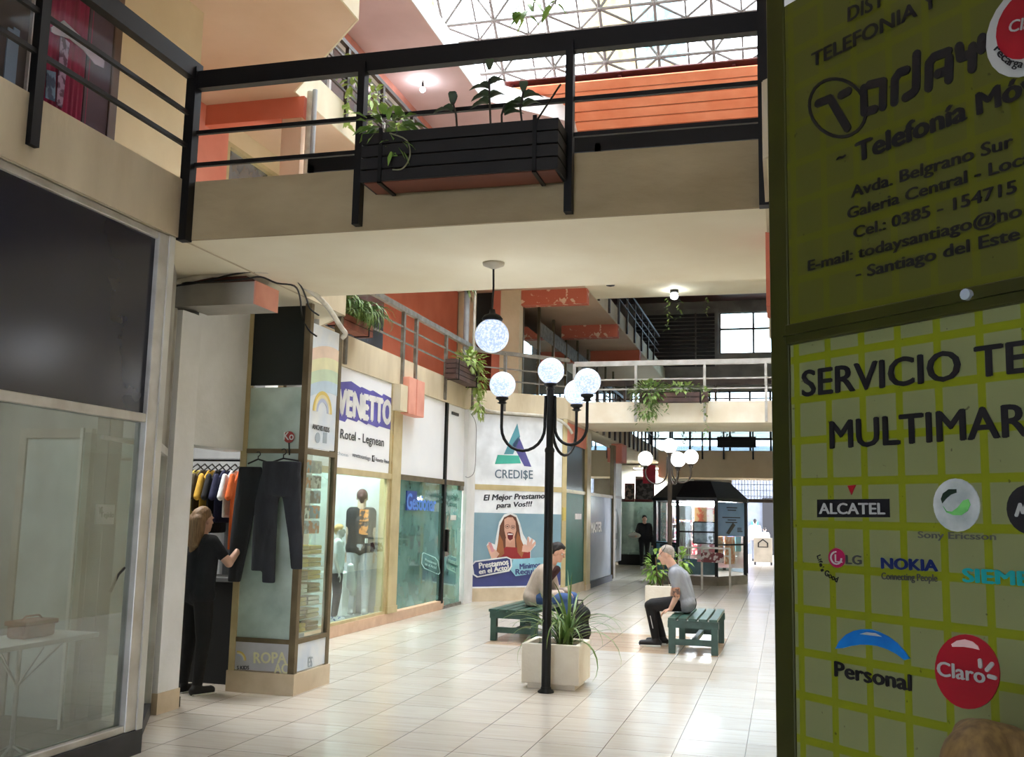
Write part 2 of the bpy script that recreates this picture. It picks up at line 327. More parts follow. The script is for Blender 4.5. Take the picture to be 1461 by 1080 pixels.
# clothes shop recess: grey return, white pilaster, beam with pink end, panel over the doorway
struct('wall_clothes_shop_pilaster',MB().box((-5.1,7.03,.16),(-4.72,7.31,3.2)),whitep)
struct('baseboard_pilaster',MB().box((-5.11,7.02,0),(-4.71,7.32,.16)),tilebase)
struct('wall_clothes_shop_front',MB().box((-5.0,7.31,2.12),(-4.75,8.3,3.47)),whitep)
bm=MB().box((-8.8,7.06,3.235),(-4.1,7.44,3.42)); struct('trim_4',bm,greyp)
struct('trim_5',MB().box((-4.1,7.06,3.235),(-4.085,7.44,3.425)),pinkp)
struct('trim_6',MB().box((-8.8,7.1,3.42),(-4.2,7.42,3.479)),M('dark red beam paint',(96,52,36),.8))
struct('trim_7',MB().box((-.09,6.6,2.98),(.3,7.0,3.479)),terra)
struct('trim_8',MB().box((-.08,7.0,2.88),(.3,7.25,3.02)),cream)
# clothes shop interior and divider walls
struct('wall_shop_divider',MB().box((-8.8,6.6,0),(-5.0,6.75,3.47)),M('shop interior wall',(150,152,152),.8))
struct('wall_shop_divider',MB().box((-8.8,9.6,0),(-5.2,9.7,3.47)),M('shop interior wall',(150,152,152),.8))
struct('wall_shop_back',MB().box((-8.0,6.75,0),(-7.9,9.6,3.47)),M('shop interior wall',(150,152,152),.8))
# octagon ground facade: bevel walls, tiled sill
struct('wall_octagon_bevel',MB().prism([(-4.4,8.85),(-5.6,10.15),(-5.75,10.05),(-4.75,8.85)],0,3.47),whitep)
sl=MB().box((-5.75,10.2,0),(-5.54,16.25,.14)); 
struct('baseboard_octagon',sl,M('pinkish skirting tile',(222,188,158),.4,rgb2=(206,168,138),sc=5))
struct('wall_display_back',MB().box((-7.0,10.2,0),(-6.9,13.9,3.47)),M('display back wall',(206,210,212),.7))
struct('wall_display_side',MB().box((-6.9,13.96,0),(-5.75,14.02,3.47)),MATS['display back wall'])
struct('floor_display',MB().box((-6.9,10.2,0),(-5.75,13.96,.12)),M('display floor',(120,124,130),.5))
struct('wall_office_back',MB().box((-7.6,13.95,0),(-7.5,19.2,3.47)),M('office wall',(206,214,210),.7))
struct('wall_octagon_pilaster',MB().box((-5.8,17.22,0),(-5.5,17.72,3.47)),whitep)
# upper floors, left
struct('wall_left_first_floor',MB().box((-5.7,-6,3.9),(-5.56,8.3,6.53)),tan)
struct('wall_left_first_floor',MB().box((-9,8.15,3.9),(-5.7,8.3,6.53)),tan)
struct('wall_left_first_floor',MB().box((-7.0,8.3,3.9),(-6.82,10.9,6.53)),salmon)
struct('wall_left_first_floor',MB().box((-7.0,10.9,3.9),(-6.82,16.4,4.2)),salmon)
struct('wall_left_first_floor',MB().box((-7.0,10.9,6.28),(-6.82,16.4,6.53)),tan)
struct('wall_left_first_floor',MB().box((-7.15,16.4,3.9),(-7.0,20.9,6.53)),terra)
struct('trim_9',MB().box((-6.82,10.36,6.27),(-5.49,10.6,6.53)),terra)
struct('trim_10',MB().box((-5.78,10.38,3.9),(-5.52,10.6,6.27)),peach)
struct('wall_left_cross',MB().box((-7.0,20.95,3.9),(-6.62,21.2,6.53)),cream)
struct('wall_left_cross',MB().box((-6.62,21.1,5.75),(-6.2,21.25,6.53)),darkint)
struct('wall_left_cross',MB().box((-6.2,20.95,3.9),(-6.0,21.2,6.53)),salmon)
struct('wall_left_cross',MB().box((-6.0,20.9,3.9),(-5.56,21.2,6.53)),cream)
struct('door_1',MB().box((-6.62,21.15,3.9),(-6.2,21.22,5.75)),M('dark red door paint',(120,40,36),.5))
for yy in (21.0,25.2,29.3): struct('trim_11',MB().box((-5.56,yy,6.2),(-4.08,yy+.28,6.53)),terrapeel if yy<29 else terra)
struct('wall_left_second_floor',MB().box((-7.15,8.3,6.95),(-7.0,21,9.6)),M('salmon upper wall',(224,150,132),.8))
struct('wall_left_second_floor',MB().box((-5.7,-6,6.95),(-5.56,8.3,9.6)),tan)
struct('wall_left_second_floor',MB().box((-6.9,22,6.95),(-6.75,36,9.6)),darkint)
# far end wall with its openings to the street
ew=MB()
ew.box((-9,36,0),(-1.75,36.2,3.9)); ew.box((.1,36,0),(4.5,36.2,12)); ew.box((-1.75,36,2.95),(.1,36.2,3.9))
ew.box((-9,36,3.9),(-5.3,36.2,12)); ew.box((-5.3,36,6.1),(-2.15,36.2,12)); ew.box((-2.15,36,6.1),(.1,36.2,7.45)); ew.box((-2.15,36,8.95),(.1,36.2,12))
struct('wall_far',ew,greyp)
struct('ceiling_wood',MB().box((-6.75,22.2,9.38),(1.5,36,9.5)),redwood)
# ------------------------------------------------------------------ roof: translucent sheets and a steel space frame
PRF=[(23.3,10.25),(18.9,14.5),(7.0,14.5)]
SL=math.hypot(4.4,4.25); ST=SL+11.9
def prof(s,off=0):
    if s<SL: k=s/SL; y,z,ny,nz=23.3-4.4*k,10.25+4.25*k,4.25/SL,4.4/SL
    else: y,z,ny,nz=18.9-(s-SL),14.5,0,1
    return y+ny*off,z+nz*off
sheets=(MB(),MB(),MB()); wd=1.16; x=-9.0; k=0
while x<4.4:
    s_=0
    while s_<ST-.01:
        s2=min(s_+SL/3,SL) if s_<SL-.01 else min(s_+2.4,ST); n=6; vs=[];fs=[]
        for i in range(n+1):
            xx=x+wd*i/n; o_=.8+(.025 if i%2 else 0); (ya,za),(yb,zb)=prof(s_,o_),prof(s2 if s2<SL else s2+1e-6,o_); vs+=[V((xx,ya,za)),V((xx,yb,zb))]
        for i in range(n): fs.append((2*i,2*i+1,2*i+3,2*i+2))
        sheets[2 if (k==5 and 1<s_<SL) else (1 if (k*7+int(s_/2.4)*2)%5 in(0,3) else 0)].add(vs,fs); s_=s2
    x+=wd; k+=1
for mb,mt in zip(sheets,(roofA,roofB,roofC)): struct('ceiling_roof',mb,mt)
struct('ceiling_roof',MB().box((-9,-6,12.2),(4.5,7.0,12.4)),greyp)
struct('wall_roof_step',MB().box((-9,6.9,12.4),(4.5,7.0,15.4)),whitep)
struct('ceiling_roof',MB().box((-9,23.9,10.6),(4.5,36.2,10.8)),greyp)
struct('wall_left_top',MB().box((-9.1,6.9,10),(-9,24,15.5)),whitep); struct('wall_right_top',MB().box((3.05,6.9,10),(3.15,24,15.5)),whitep)
sf=thing('space_frame','grey steel space frame of tubes under the translucent roof','roof truss',(-2.1,16,10.2))
bot,top,dg,nd=MB(),MB(),MB(),MB(); g=SL/5; nx=12; ny=int(ST/g)+1; x0=-8.7
P3=lambda i,j,o_=0: V((x0+i*g,)+prof(min(j*g,ST),o_))
for i in range(nx):
    for j in range(ny):
        p=P3(i,j); nd.ell(p,.07,n=8,m=5)
        if i<nx-1: bot.tube([p,P3(i+1,j)],.038,6)
        if j<ny-1: bot.tube([p,P3(i,j+1)],.038,6)
        if i<nx-1 and j<ny-1:
            c=P3(i+.5,j+.5,.62); nd.ell(c,.06,n=8,m=5)
            for a,b_ in ((0,0),(1,0),(0,1),(1,1)): dg.tube([c,P3(i+a,j+b_)],.032,6)
            if i<nx-2: top.tube([c,P3(i+1.5,j+.5,.62)],.026,6)
            if j<ny-2: top.tube([c,P3(i+.5,j+1.5,.62)],.026,6)
tr=M('grey truss tube',(104,100,92),.6)
for mb,nm in ((bot,'bottom_chords'),(top,'top_chords'),(dg,'diagonals'),(nd,'ball_joints')): mb.build(nm,tr,sf)['kind']='stuff'
# top floor bridge with slatted orange canopy
struct('ceiling_bridge',MB().box((-5.3,20.0,9.38),(1.3,22.2,9.5)),redwood)
oc=thing('slatted_canopy','sloping orange board canopy high over the gallery, under the space frame','canopy',(-2.1,19.2,9.5))
NB=6; P0=V((0,20.0,9.52)); P1=V((0,18.5,10.15)); dv=(P1-P0)/NB
for k in range(NB):
    a=P0+dv*k; b_=P0+dv*(k+.87); mbx=MB()
    n=dv.cross(V((1,0,0))).normalized()*.03
    mbx.loft([[V((x,a.y,a.z)),V((x,b_.y,b_.z)),V((x,b_.y,b_.z))+n,V((x,a.y,a.z))+n] for x in (-5.33,1.3)],True,False)
    mbx.build('board',orange,oc)
for x in (-5.2,-3,-.8,1.2): MB().bar((x,20.0,9.58),(x,18.55,10.22),.06,.06).build('rafter',redwood,oc)
mbx=MB(); mbx.loft([[V((x,20.0,9.63)),V((x,18.5,10.27)),V((x,18.51,10.30)),V((x,20.01,9.66))] for x in (-5.33,1.3)],True,False); mbx.build('backing_board',redwood,oc)
# ------------------------------------------------------------------ railings
def railing(name,label,cat,path,zb,posts,mat,midmat=None,rails=(.30,.50),top=.80,hand=(.10,.11),pw=(.05,.07),pz=-.3,out=.0,group=None,rr=.014):
    c=V(path[0]).lerp(V(path[-1]),.5); t=thing(name,label,cat,(c.x,c.y,zb),group=group)
    for i in range(len(path)-1):
        p,q=V(path[i]),V(path[i+1]); p.z=q.z=zb; d=(q-p).normalized(); ext=d*.04
        u=V((0,0,1))
        MB().bar(p+u*top-ext,q+u*top+ext,hand[0],hand[1]).build('handrail',mat,t)
        for h in rails: MB().bar(p+u*h,q+u*h,rr*2,rr*2).build('rail',midmat or mat,t)
    for x,y in posts: MB().bar((x,y,zb+pz),(x,y,zb+top),pw[0],pw[1],up=(0,1,0)).build('post',mat,t)
    return t
X0=-4.07
railing('balcony_railing','black steel balcony railing at upper left in front of the curtained window','railing',[(X0,-3,0),(X0,6.02,0)],Z1t,[(X0,-2.4),(X0,.0),(X0,2.2),(X0,4.5)],blackm,rails=(.25,.49),top=.82,hand=(.07,.13))
br1=railing('balcony_railing','black steel railing on the near side of the bridge overhead, carrying the flower box','railing',[(-4.05,6.02,0),(-.07,6.02,0)],Z1t,[(-4.05,6.0),(-2.74,6.0),(-1.29,6.0),(-.09,6.0)],blackm,rails=(.12,.36),top=.75,hand=(.07,.13),pz=-.4)
MB().bar((-4.06,6.0,3.46),(-4.06,6.0,4.74),.075,.08,up=(0,1,0)).build('corner_post',blackm,br1)
MB().bar((-.08,5.98,3.46),(-.08,5.98,6.4),.07,.08,up=(0,1,0)).build('corner_post',blackm,br1)
railing('balcony_railing','black steel railing along the far side of the near bridge, seen through the first','railing',[(-4.06,7.9,0),(-.07,7.9,0)],Z1t,[(-4.06,7.9),(-2.3,7.9),(-1.45,7.9),(-.09,7.9)],blackm,rails=(.25,.5),top=.775,hand=(.07,.13),pz=.0)
XO=-5.53
pl_=[(XO,11.9),(XO,13.95),(XO,14.5),(XO,15.95),(XO,17.5)]
railing('balcony_railing','grey steel railing on the first floor balcony above the white shop signs','railing',[(XO,10.25,0),(XO,17.72,0)],Z1t,pl_,steel,rails=(.25,.48),top=.75,hand=(.07,.08),pz=-.4,rr=.012)
railing('balcony_railing','grey steel railing on the slanted balcony above the lender advert','railing',[(-5.5,17.78,0),(-4.1,19.2,0)],Z1t,[(-5.1,18.18),(-4.42,18.88)],steel,rails=(.22,.45),top=.75,hand=(.06,.07),pz=-.38,rr=.012)
railing('balcony_railing','silver tube railing with brown handrail on the farther bridge','railing',[(-4.08,20.0,0),(-.07,20.0,0)],Z1t,[(-4.12,19.97),(-2.85,19.97),(-1.48,19.97),(-.3,19.97)],alu,rails=(.26,.46),top=.79,hand=(.08,.1),pz=-.4,rr=.014)
railing('balcony_railing','dark flat railing on the back edge of the farther bridge','railing',[(-4.08,22.1,0),(-.07,22.1,0)],Z1t,[(-3.4,22.1),(-1.4,22.1)],brownm,rails=(.3,),top=.68,hand=(.05,.16),pz=0)
railing('balcony_railing','dark railing of close posts on the second floor balcony beyond the upper bridge','railing',[(-4.05,22.2,0),(-4.05,33.8,0)],Z2t,[(-4.05,22.3+k*1.45) for k in range(8)],brownm,rails=(.25,.5),top=.8,hand=(.06,.07),pz=-.42)
railing('balcony_railing','dark railing of close posts on the first floor balcony behind the second street lamp','railing',[(-4.05,22.2,0),(-4.05,33.8,0)],Z1t,[(-4.05,22.3+k*.82) for k in range(14)],brownm,rails=(.3,.55),top=.8,hand=(.06,.07),pz=-.42)
railing('balcony_railing','black railing on the farthest bridge in front of the bright windows','railing',[(-4.0,33.98,0),(-.07,33.98,0)],3.86,[(-3.6,33.95),(-2.6,33.95),(-1.9,33.95),(-.95,33.95),(-.3,33.95)],blackm,rails=(.35,),top=.95,hand=(.06,.12),pz=-.3)
railing('balcony_railing','dark railing with hanging greenery on the second floor balcony at the left','railing',[(XO,10.3,0),(XO,17.7,0)],Z2t,[(XO,10.4+k*1.2) for k in range(7)],brownm,rails=(.15,.3,.45,.6),top=.8,hand=(.06,.06),pz=-.2)
# ------------------------------------------------------------------ near left shop
LF=Pl((-4.1,0,0),(0,1,0)); 
sw=thing('shop_window','empty glazed shopfront at left with a black panel above the glass','shop window',(-4.15,4.2,0))
f=MB()
f.pbox(LF,5.78,.155,5.94,3.47,-.09,0); f.pbox(LF,2.0,2.155,5.78,2.215,-.09,-.005); f.pbox(LF,2.0,3.42,5.78,3.47,-.09,-.01); f.pbox(LF,2.0,.155,5.78,.2,-.09,-.005); f.pbox(LF,2.0,.155,2.08,3.47,-.09,0)
f.build('frame',alu,sw,.006)
MB().pbox(LF,5.885,.155,5.945,3.47,0,.012).build('frame_cover_strip',M('white aluminium strip',(222,220,212),.4),sw)
MB().pbox(LF,2.08,2.215,5.78,3.42,-.06,-.035).build('black_panel',M('black lacquered board',(36,38,54),.22,rgb2=(34,36,51),sc=2),sw)
MB().pbox(LF,2.08,.2,5.78,2.155,-.055,-.045).build('glass_pane',greyglass,sw)
b_=MB(); b_.pbox(LF,2.0,0,4.6,.155,-.1,.012); b_.pbox(LF,4.605,0,5.95,.155,-.1,.012); b_.build('skirting',dkgrey,sw)
MB().tube([(-4.17,5.62,1.05),(-4.15,5.66,1.16),(-4.15,5.72,1.2)],.012,8).build('door_handle',rubber,sw)
# slanted return of the shopfront towards the pilaster
rp_=Pl((-4.13,5.95,0),(-.62,1.05,0)); RL=1.22
rt=thing('shop_window','narrow slanted side pane between the empty shop and the white pilaster','shop window',(-4.4,6.5,0))
f=MB(); f.pbox(rp_,0,2.0,RL,2.06,-.06,0); f.pbox(rp_,RL-.05,.1,RL,3.2,-.06,0); f.build('frame',alu,rt)
MB().pbox(rp_,0,2.06,RL-.05,3.47,-.05,-.02).build('upper_panel',greyp,rt)
MB().pbox(rp_,0,.1,RL-.05,2.0,-.035,-.028).build('glass_pane',greyglass,rt)
MB().pbox(rp_,0,0,RL,.1,-.08,0).build('skirting',dkgrey,rt)
# interior of that shop
struct('floor_shop',MB().prism([(-8.0,1.2),(-4.2,1.2),(-4.2,5.9),(-4.8,6.5),(-8.0,6.5)],0.0,.05),M('worn shop floor',(120,118,110),.55,rgb2=(96,94,88),sc=2))
struct('wall_shop_rear',MB().box((-8.1,1.0,0),(-8.0,6.6,3.47)),M('shop rear wall',(164,170,168),.8,rgb2=(146,152,150)))
struct('wall_shop_near',MB().box((-8.0,1.0,0),(-4.2,1.2,3.47)),MATS['shop rear wall'])
struct('wall_shop_divider',MB().box((-8.0,6.45,.05),(-5.0,6.59,3.47)),MATS['shop rear wall'])
DW=Pl((-8.0,6.44,0),(1,0,0))
dr=MB(); dr.pbox(DW,2.42,.05,2.95,2.1,0,.03); struct('door_2',dr,M('pale blue door',(198,212,212),.5))
dr=MB(); dr.pbox(DW,2.36,.05,2.42,2.17,0,.05); dr.pbox(DW,2.95,.05,3.0,2.17,0,.05); dr.pbox(DW,2.42,2.1,2.95,2.17,0,.05); struct('trim_12',dr,greyp)
dr=MB(); dr.pbox(DW,1.5,.05,2.1,3.4,0,.12); struct('wall_shop_pier',dr,M('dark shop pier',(84,88,86),.8))
gp=thing('glass_door','frameless inner glass door with a handwritten note inside the empty shop','door',(-4.85,6.4,.05))
GP=Pl((-4.85,0,0),(0,1,0))
MB().pbox(GP,6.11,.06,6.85,2.12,-.005,.005).build('glass_pane',tealglass if 0 else clear,gp)
MB().pbox(GP,6.09,.06,6.11,2.15,-.012,.012).build('edge_strip',M('bright edge strip',(226,230,226),.4),gp)
MB().tube([(-4.84,6.3,2.1),(-4.84,6.82,2.08)],.018,6).build('closer_bar',M('white closer',(225,225,222),.4),gp)
nt_=thing('paper_note','white handwritten paper taped to the glass inside the empty shop','paper',(-4.85,6.4,1.5))
NP=Pl((-4.842,0,0),(0,1,0)); a,b0=NP.ab(135,748); a1,b1=NP.ab(164,720)
MB().pbox(NP,a,b0,a1,b1,0,.002).build('sheet',M('white paper',(240,242,240),.7),nt_)
nb=MB(); text('VF',NP,(a+.03,b1-.07),(a+.07,b1-.07),(a+.03,b1-.02),None,None,raw=True,mb=nb); text('Tejido',NP,(a+.05,b0+.05),(a1-.01,b0+.05),(a+.05,b0+.09),None,None,raw=True,mb=nb); nb.build('handwriting',M('grey ink',(90,96,96),.7),nt_)
tb=thing('display_table','white wire-legged folding table behind the empty shop glass','table',(-4.75,4.35,.05))
tz=.755; t0=V((-4.62,3.3,tz)); 
MB().box((-4.70,4.45,tz),(-4.30,5.72,tz+.03)).build('tabletop',M('white table board',(226,228,226),.5),tb,.004)
wm=M('white wire',(226,228,228),.4)
for yy in (4.7,5.25):
    l=MB(); l.tube([(-4.5,yy,.1),(-4.5,yy,tz)],.014,8); l.build('leg',wm,tb)
    l=MB()
    for dx,dy in ((-.17,0),(.17,0),(0,.42),(0,-.2)): l.tube([(-4.5,yy,.5),(-4.5+dx,yy+dy,tz-.01)],.006,6)
    l.tube([(-4.7,yy,.055),(-4.5,yy,.16),(-4.3,yy,.055)],.009,6); l.tube([(-4.5,yy-.15,.055),(-4.5,yy,.16),(-4.5,yy+.25,.055)],.009,6); l.build('brace',wm,tb)
hb=thing('handbag','small brown leather handbag lying on the white table','handbag',(-4.5,5.33,.785))
lt=M('brown leather',(150,80,66),.5,rgb2=(116,60,50),sc=12)
bo=MB(); bo.box((-4.57,5.2,.786),(-4.43,5.47,.88)); hbb=bo.build('body',lt,hb,.02)
MB().box((-4.58,5.19,.862),(-4.42,5.48,.892)).build('flap',lt,hb,.008)
MB().tube([(-4.5,5.24,.885),(-4.5,5.28,.915),(-4.5,5.39,.915),(-4.5,5.43,.885)],.007,6).build('strap',lt,hb)
# conduit and cables under the bridge
cb=thing('conduit_pipe','white plastic conduit curving along the ceiling from the beam to the slab corner','pipe',(-4.3,7.5,3.3))
pp=[aY(7.0,248,404),aY(7.02,300,392),aY(7.02,345,386),aY(7.05,380,386),aY(7.3,410,393),aY(7.6,432,407),aY(7.9,455,425),aY(8.3,470,441),aY(8.7,486,466),aY(8.8,493,476),aY(8.8,487,483)]
def smooth(pts,n=4):
    out=[]
    for i in range(len(pts)-1):
        p0=pts[max(i-1,0)];p1=pts[i];p2=pts[i+1];p3=pts[min(i+2,len(pts)-1)]
        for k in range(n):
            t=k/n; out.append(.5*((2*p1)+(p2-p0)*t+(2*p0-5*p1+4*p2-p3)*t*t+(3*p1-p0-3*p2+p3)*t**3))
    return out+[pts[-1]]
MB().tube(smooth(pp),.024,10).build('tube',pvc,cb)
cl=MB()
for q in (pp[2],pp[4],pp[6]): cl.box(q-V((.012,.03,.03)),q+V((.012,.03,.03)))
k=0
for i,pts in enumerate(([(7.0,250,408),(7.0,290,402),(7.0,330,392),(7.02,370,387),(7.2,400,390),(7.4,425,402),(7.9,437,425),(8.1,442,440),(8.1,455,450)],[(7.0,250,404),(7.0,300,402),(7.0,350,398),(7.02,372,395),(7.1,395,404),(7.3,420,408),(7.6,428,424),(8.12,431,450),(8.12,440,470),(8.12,452,480)])):
    c=thing('cable',('black cable following the conduit under the ceiling','loose black cable sagging below the conduit to the showcase')[i],'cable',(-4.3,7.5,3.2))
    MB().tube(smooth([aY(*q) for q in pts]),.008,6).build('wire',rubber,c)
# ------------------------------------------------------------------ showcase column of the clothes shop
sc=thing('showcase','tall glass showcase column of the clothes shop with trousers hung on it','showcase',(-4.45,8.48,0))
x0,x1,y0,y1=-4.77,-4.13,8.14,8.83
struct_b=MB().box((x0-.01,y0-.01,0),(x1+.01,y1+.02,.18)); struct_b.build('tiled_base',tilebase,sc)
for nm,(a,b_) in (('post',(x0,y0)),('post',(x1-.06,y0)),('post',(x1-.06,y1-.06)),('post',(x0,y1-.06))):
    MB().box((a,b_,.18),(a+.06,b_+.06,3.47)).build(nm,bronze if b_>8.5 or a>-4.5 else champagne,sc)
FR=Pl((x0,y0,0),(1,0,0)); SD=Pl((x1,y0,0),(0,1,0)); W=x1-x0; D=y1-y0
MB().pbox(FR,.06,2.72,W-.06,3.45,-.04,-.01).build('black_panel',M('black glazed panel',(14,22,22),.3),sc)
MB().pbox(FR,.06,2.14,W-.06,2.70,-.035,-.015).build('upper_glass',showglass,sc)
MB().pbox(FR,.06,.47,W-.06,2.10,-.035,-.015).build('front_glass',showglass,sc)
for q_,a_,b0,b1 in ((FR,W,2.10,2.14),(FR,W,.43,.47),(SD,D,2.10,2.15),(SD,D,.43,.47)): MB().pbox(q_,.06,b0,a_-.06,b1,-.05,0).build('crossbar',bronze,sc)
ad=MB().pbox(FR,.06,.19,W-.06,.43,-.03,-.008).build('lower_sign',M('grey sign vinyl',(196,196,200),.5),sc)
for i,(s,p0,p1,pt,mt) in enumerate((('ROPA',(362,946),(408,946),(362,931),M('pale yellow vinyl',(236,232,186),.5)),('AC',(391,961),(411,961),(391,947),MATS['pale yellow vinyl'] if 'pale yellow vinyl' in MATS else None),('S KIDS',(338,955),(355,955),(338,950),M('black vinyl',(30,30,34),.5)))):
    text(s,FR,p0,p1,pt,mt,sc,bold=.04,c=-.004)
def rainbow(pl,cx,cy,r,par,c=.003,a1=PI):
    for k,col in enumerate(((232,206,110),(238,226,180),(190,200,226))):
        ro=r*(1-.17*k); ri=r*(1-.17*(k+1)); o=circ(cx,cy,ro,n=14,a0=0,a1=a1)+circ(cx,cy,ri,n=14,a0=0,a1=a1)[::-1]
        m=MB()
        q1=circ(cx,cy,ro,n=14,a0=0,a1=a1); q2=circ(cx,cy,ri,n=14,a0=0,a1=a1)
        for i in range(13): m.ppoly(pl,[q1[i],q1[i+1],q2[i+1],q2[i]],c-.002,c)
        m.build('rainbow_band',M('rainbow vinyl %d'%k,col,.5),par)
rainbow(FR,.09,.27,.08,sc,-.004,PI/2+.2)
MB().pbox(SD,.06,2.16,D-.06,3.3,-.03,-.008).build('side_sign',M('white sign vinyl',(232,236,238),.45,rgb2=(206,220,236),sc=3),sc)
g=MB()
for k,col in enumerate(((240,214,190),(240,236,190),(214,232,200),(206,226,240))):
    b0=3.0-.11*k; mm=MB(); q=[(.06+.57*i/8,b0+.13*math.sin(PI*.5*i/8+.4)-.1) for i in range(9)]
    for i in range(8): mm.ppoly(SD,[q[i],q[i+1],(q[i+1][0],q[i+1][1]+.11),(q[i][0],q[i][1]+.11)],-.007,-.005)
    mm.build('pastel_arc',M('pastel vinyl %d'%k,col,.5),sc)
rainbow(SD,.33,2.5,.2,sc,-.003)
text('ANCHIS KIDS',SD,(446,611.5),(470,617),(446,604.5),M('black vinyl',(30,30,34),.5),sc,bold=.03,c=-.004)
m_=MB(); m_.ppoly(SD,circ(.26,2.26,.05,n=14),-.006,-.004); m_.ppoly(SD,[(.37,2.22),(.45,2.22),(.45,2.32),(.37,2.32)],-.006,-.004); m_.build('small_icons',M('pale grey vinyl',(170,184,196),.5),sc)
MB().pbox(SD,.06,.47,D-.06,2.10,-.035,-.02).build('side_glass',clear,sc)
MB().pbox(SD,.06,.19,D-.06,.43,-.03,-.01).build('lower_side_sign',M('white sign vinyl',(232,236,238),.45),sc)
text('ES',SD,(440,952),(446,951),(440,938),M('pale grey vinyl',(170,184,196),.5),sc,c=-.006)
# goods in the showcase: folded garments on shelves, hung strings of trinkets
rr=random.Random(3)
for k in range(7):
    sh=MB().box((x0+.08,y0+.08,.5+.115*k),(x1-.06,y1-.07,.507+.115*k)).build('shelf',M('shelf board',(220,214,196),.5),sc)
cols=[(226,196,96),(196,176,90),(232,226,208),(120,112,70),(210,190,120),(240,236,226),(150,140,100)]
for k in range(7):
    for j in range(2):
        gt=MB(); z=.507+.115*k
        for q in range(2): gt.box((x0+.15,y0+.1+.26*j,z+.002+.04*q),(x1-.07,y0+.33+.26*j,z+.036+.04*q))
        o=gt.build('folded_garment',M('folded cloth %d'%((k+j)%7),cols[(k+j*3)%7],.9),None,.008)
        tag(o,'folded garments, %s pile on shelf %s from the bottom of the showcase'%(('near','far')[j],('first','second','third','fourth','fifth','sixth','seventh')[k]),'clothes','folded garments in the showcase')
pk=[(120,160,180),(190,196,200),(80,90,96),(214,120,60),(232,232,226)]
for k in range(10):
    z=1.38+.14*(k//2); yy=y0+.2+.22*(k%2)
    o=MB().box((x1-.16,yy,z),(x1-.10,yy+.16,z+.12)).build('hanging_packet',M('packet %d'%(k%5),pk[k%5],.4,rgb2=pk[(k+2)%5],sc=14,lo=.48,hi=.52),None,.01)
    tag(o,'small hanging packet behind the showcase side glass, row %s, %s'%(('one','two','three','four','five')[k//2],('near post','far post')[k%2]),'packet','packets in the showcase')
# red round hanging sticker
st=thing('round_tag','red round price tag above the hung trousers','tag',aY(8.1,415,620))
c_=FR.ab(415,624); MB().ppoly(FR,circ(c_[0],c_[1],.052,n=20),.03,.04).build('disc',M('red tag',(176,66,60),.5),st); text('Ko',FR,(408,628),(422,628),(408,617),M('white print',(236,236,232),.5),st,c=.043)
MB().bar(FR.p(c_[0],c_[1]-.05,.03),FR.p(c_[0],c_[1]-.16,.01),.012,.006).build('holder',rubber,st)
# ------------------------------------------------------------------ trousers on hangers
def hanger(pl,px,mat,par):
    l,r,t=[pl.ab(*q) for q in px]; mb=MB(); C=.05
    mb.tube([pl.p(l[0],l[1],C),pl.p((l[0]+r[0])/2,(l[1]+r[1])/2+.035,C),pl.p(r[0],r[1],C)],.008,6)
    m=((l[0]+r[0])/2,(l[1]+r[1])/2+.035); h=t[1]-m[1]; R=h*.3
    mb.tube([pl.p(*m,C)]+[pl.p(m[0]+R*math.sin(a),m[1]+h-R-R*math.cos(a),C) for a in [PI*.1*i for i in range(14)]],.005,6)
    mb.build('hanger',mat,par)
def trousers(label,px_waist,legs,mat,c0,hang):
    # px_waist: two pixels; legs: list of centre lines [(px,py,halfwidth_px)...]
    t=thing('trousers',label,'trousers',FR.p(*FR.ab(*legs[0][-1][:2]),.05)); mb=MB()
    for L in legs:
        for i in range(len(L)-1):
            rg=[]
            for (x,y,h) in (L[i],L[i+1]):
                a,b_=FR.ab(x,y); a2,_=FR.ab(x+h,y); rg.append((a,b_,a2-a))
            (a,b_,h),(a2,b2,h2)=rg
            rings=[]
            for aa,bb,hh in ((a,b_+.004,h),(a2,b2-.004,h2)):
                rings.append([FR.p(aa+hh*math.cos(2*PI*k/14),bb,c0+.4*hh*math.sin(2*PI*k/14)) for k in range(14)])
            mb.loft(rings)
    blob('cloth',mb,mat,t,.009,8)
    hanger(FR,hang,rubber,t); return t
dk=M('charcoal cotton',(52,55,62),.85,rgb2=(40,42,48),sc=9,bump=.5,bsc=14,stretch=(1,1,.4))
t2=trousers('charcoal trousers hung behind, partly covered, left of the pair on the showcase',None,[[(359,667,15),(353,715,16),(345,770,14),(337,829,9.5)],[(368,667,9),(366,700,13),(360,725,11)]],M('black cotton',(42,45,50),.85,rgb2=(33,35,39),sc=9,bump=.5,bsc=14,stretch=(1,1,.4)),.035,[(358,662),(386,660),(372,645)])
t1=trousers('charcoal trousers hung in front, with white tag, right of the pair on the showcase',None,[[(410,660,28),(408,690,27),(406,708,24)],[(396,680,16),(389,715,17),(381,765,13),(374,813,8)],[(396,715,9),(393,770,9.5),(391,830,9.5)],[(422,680,15),(424,715,13),(429,765,10.5),(431,811,8.5)]],dk,.10,[(386,662),(430,658),(408,641)])
a,b_=FR.ab(421,684); a2,b2=FR.ab(427,665); MB().pbox(FR,a,b_,a2,b2,.15,.152).build('white_tag',M('white print',(236,236,232),.5),t1)
a,b_=FR.ab(404,700); a2,b2=FR.ab(406,666); MB().pbox(FR,a,b_,a2,b2,.158,.162).build('zip',steel,t1)
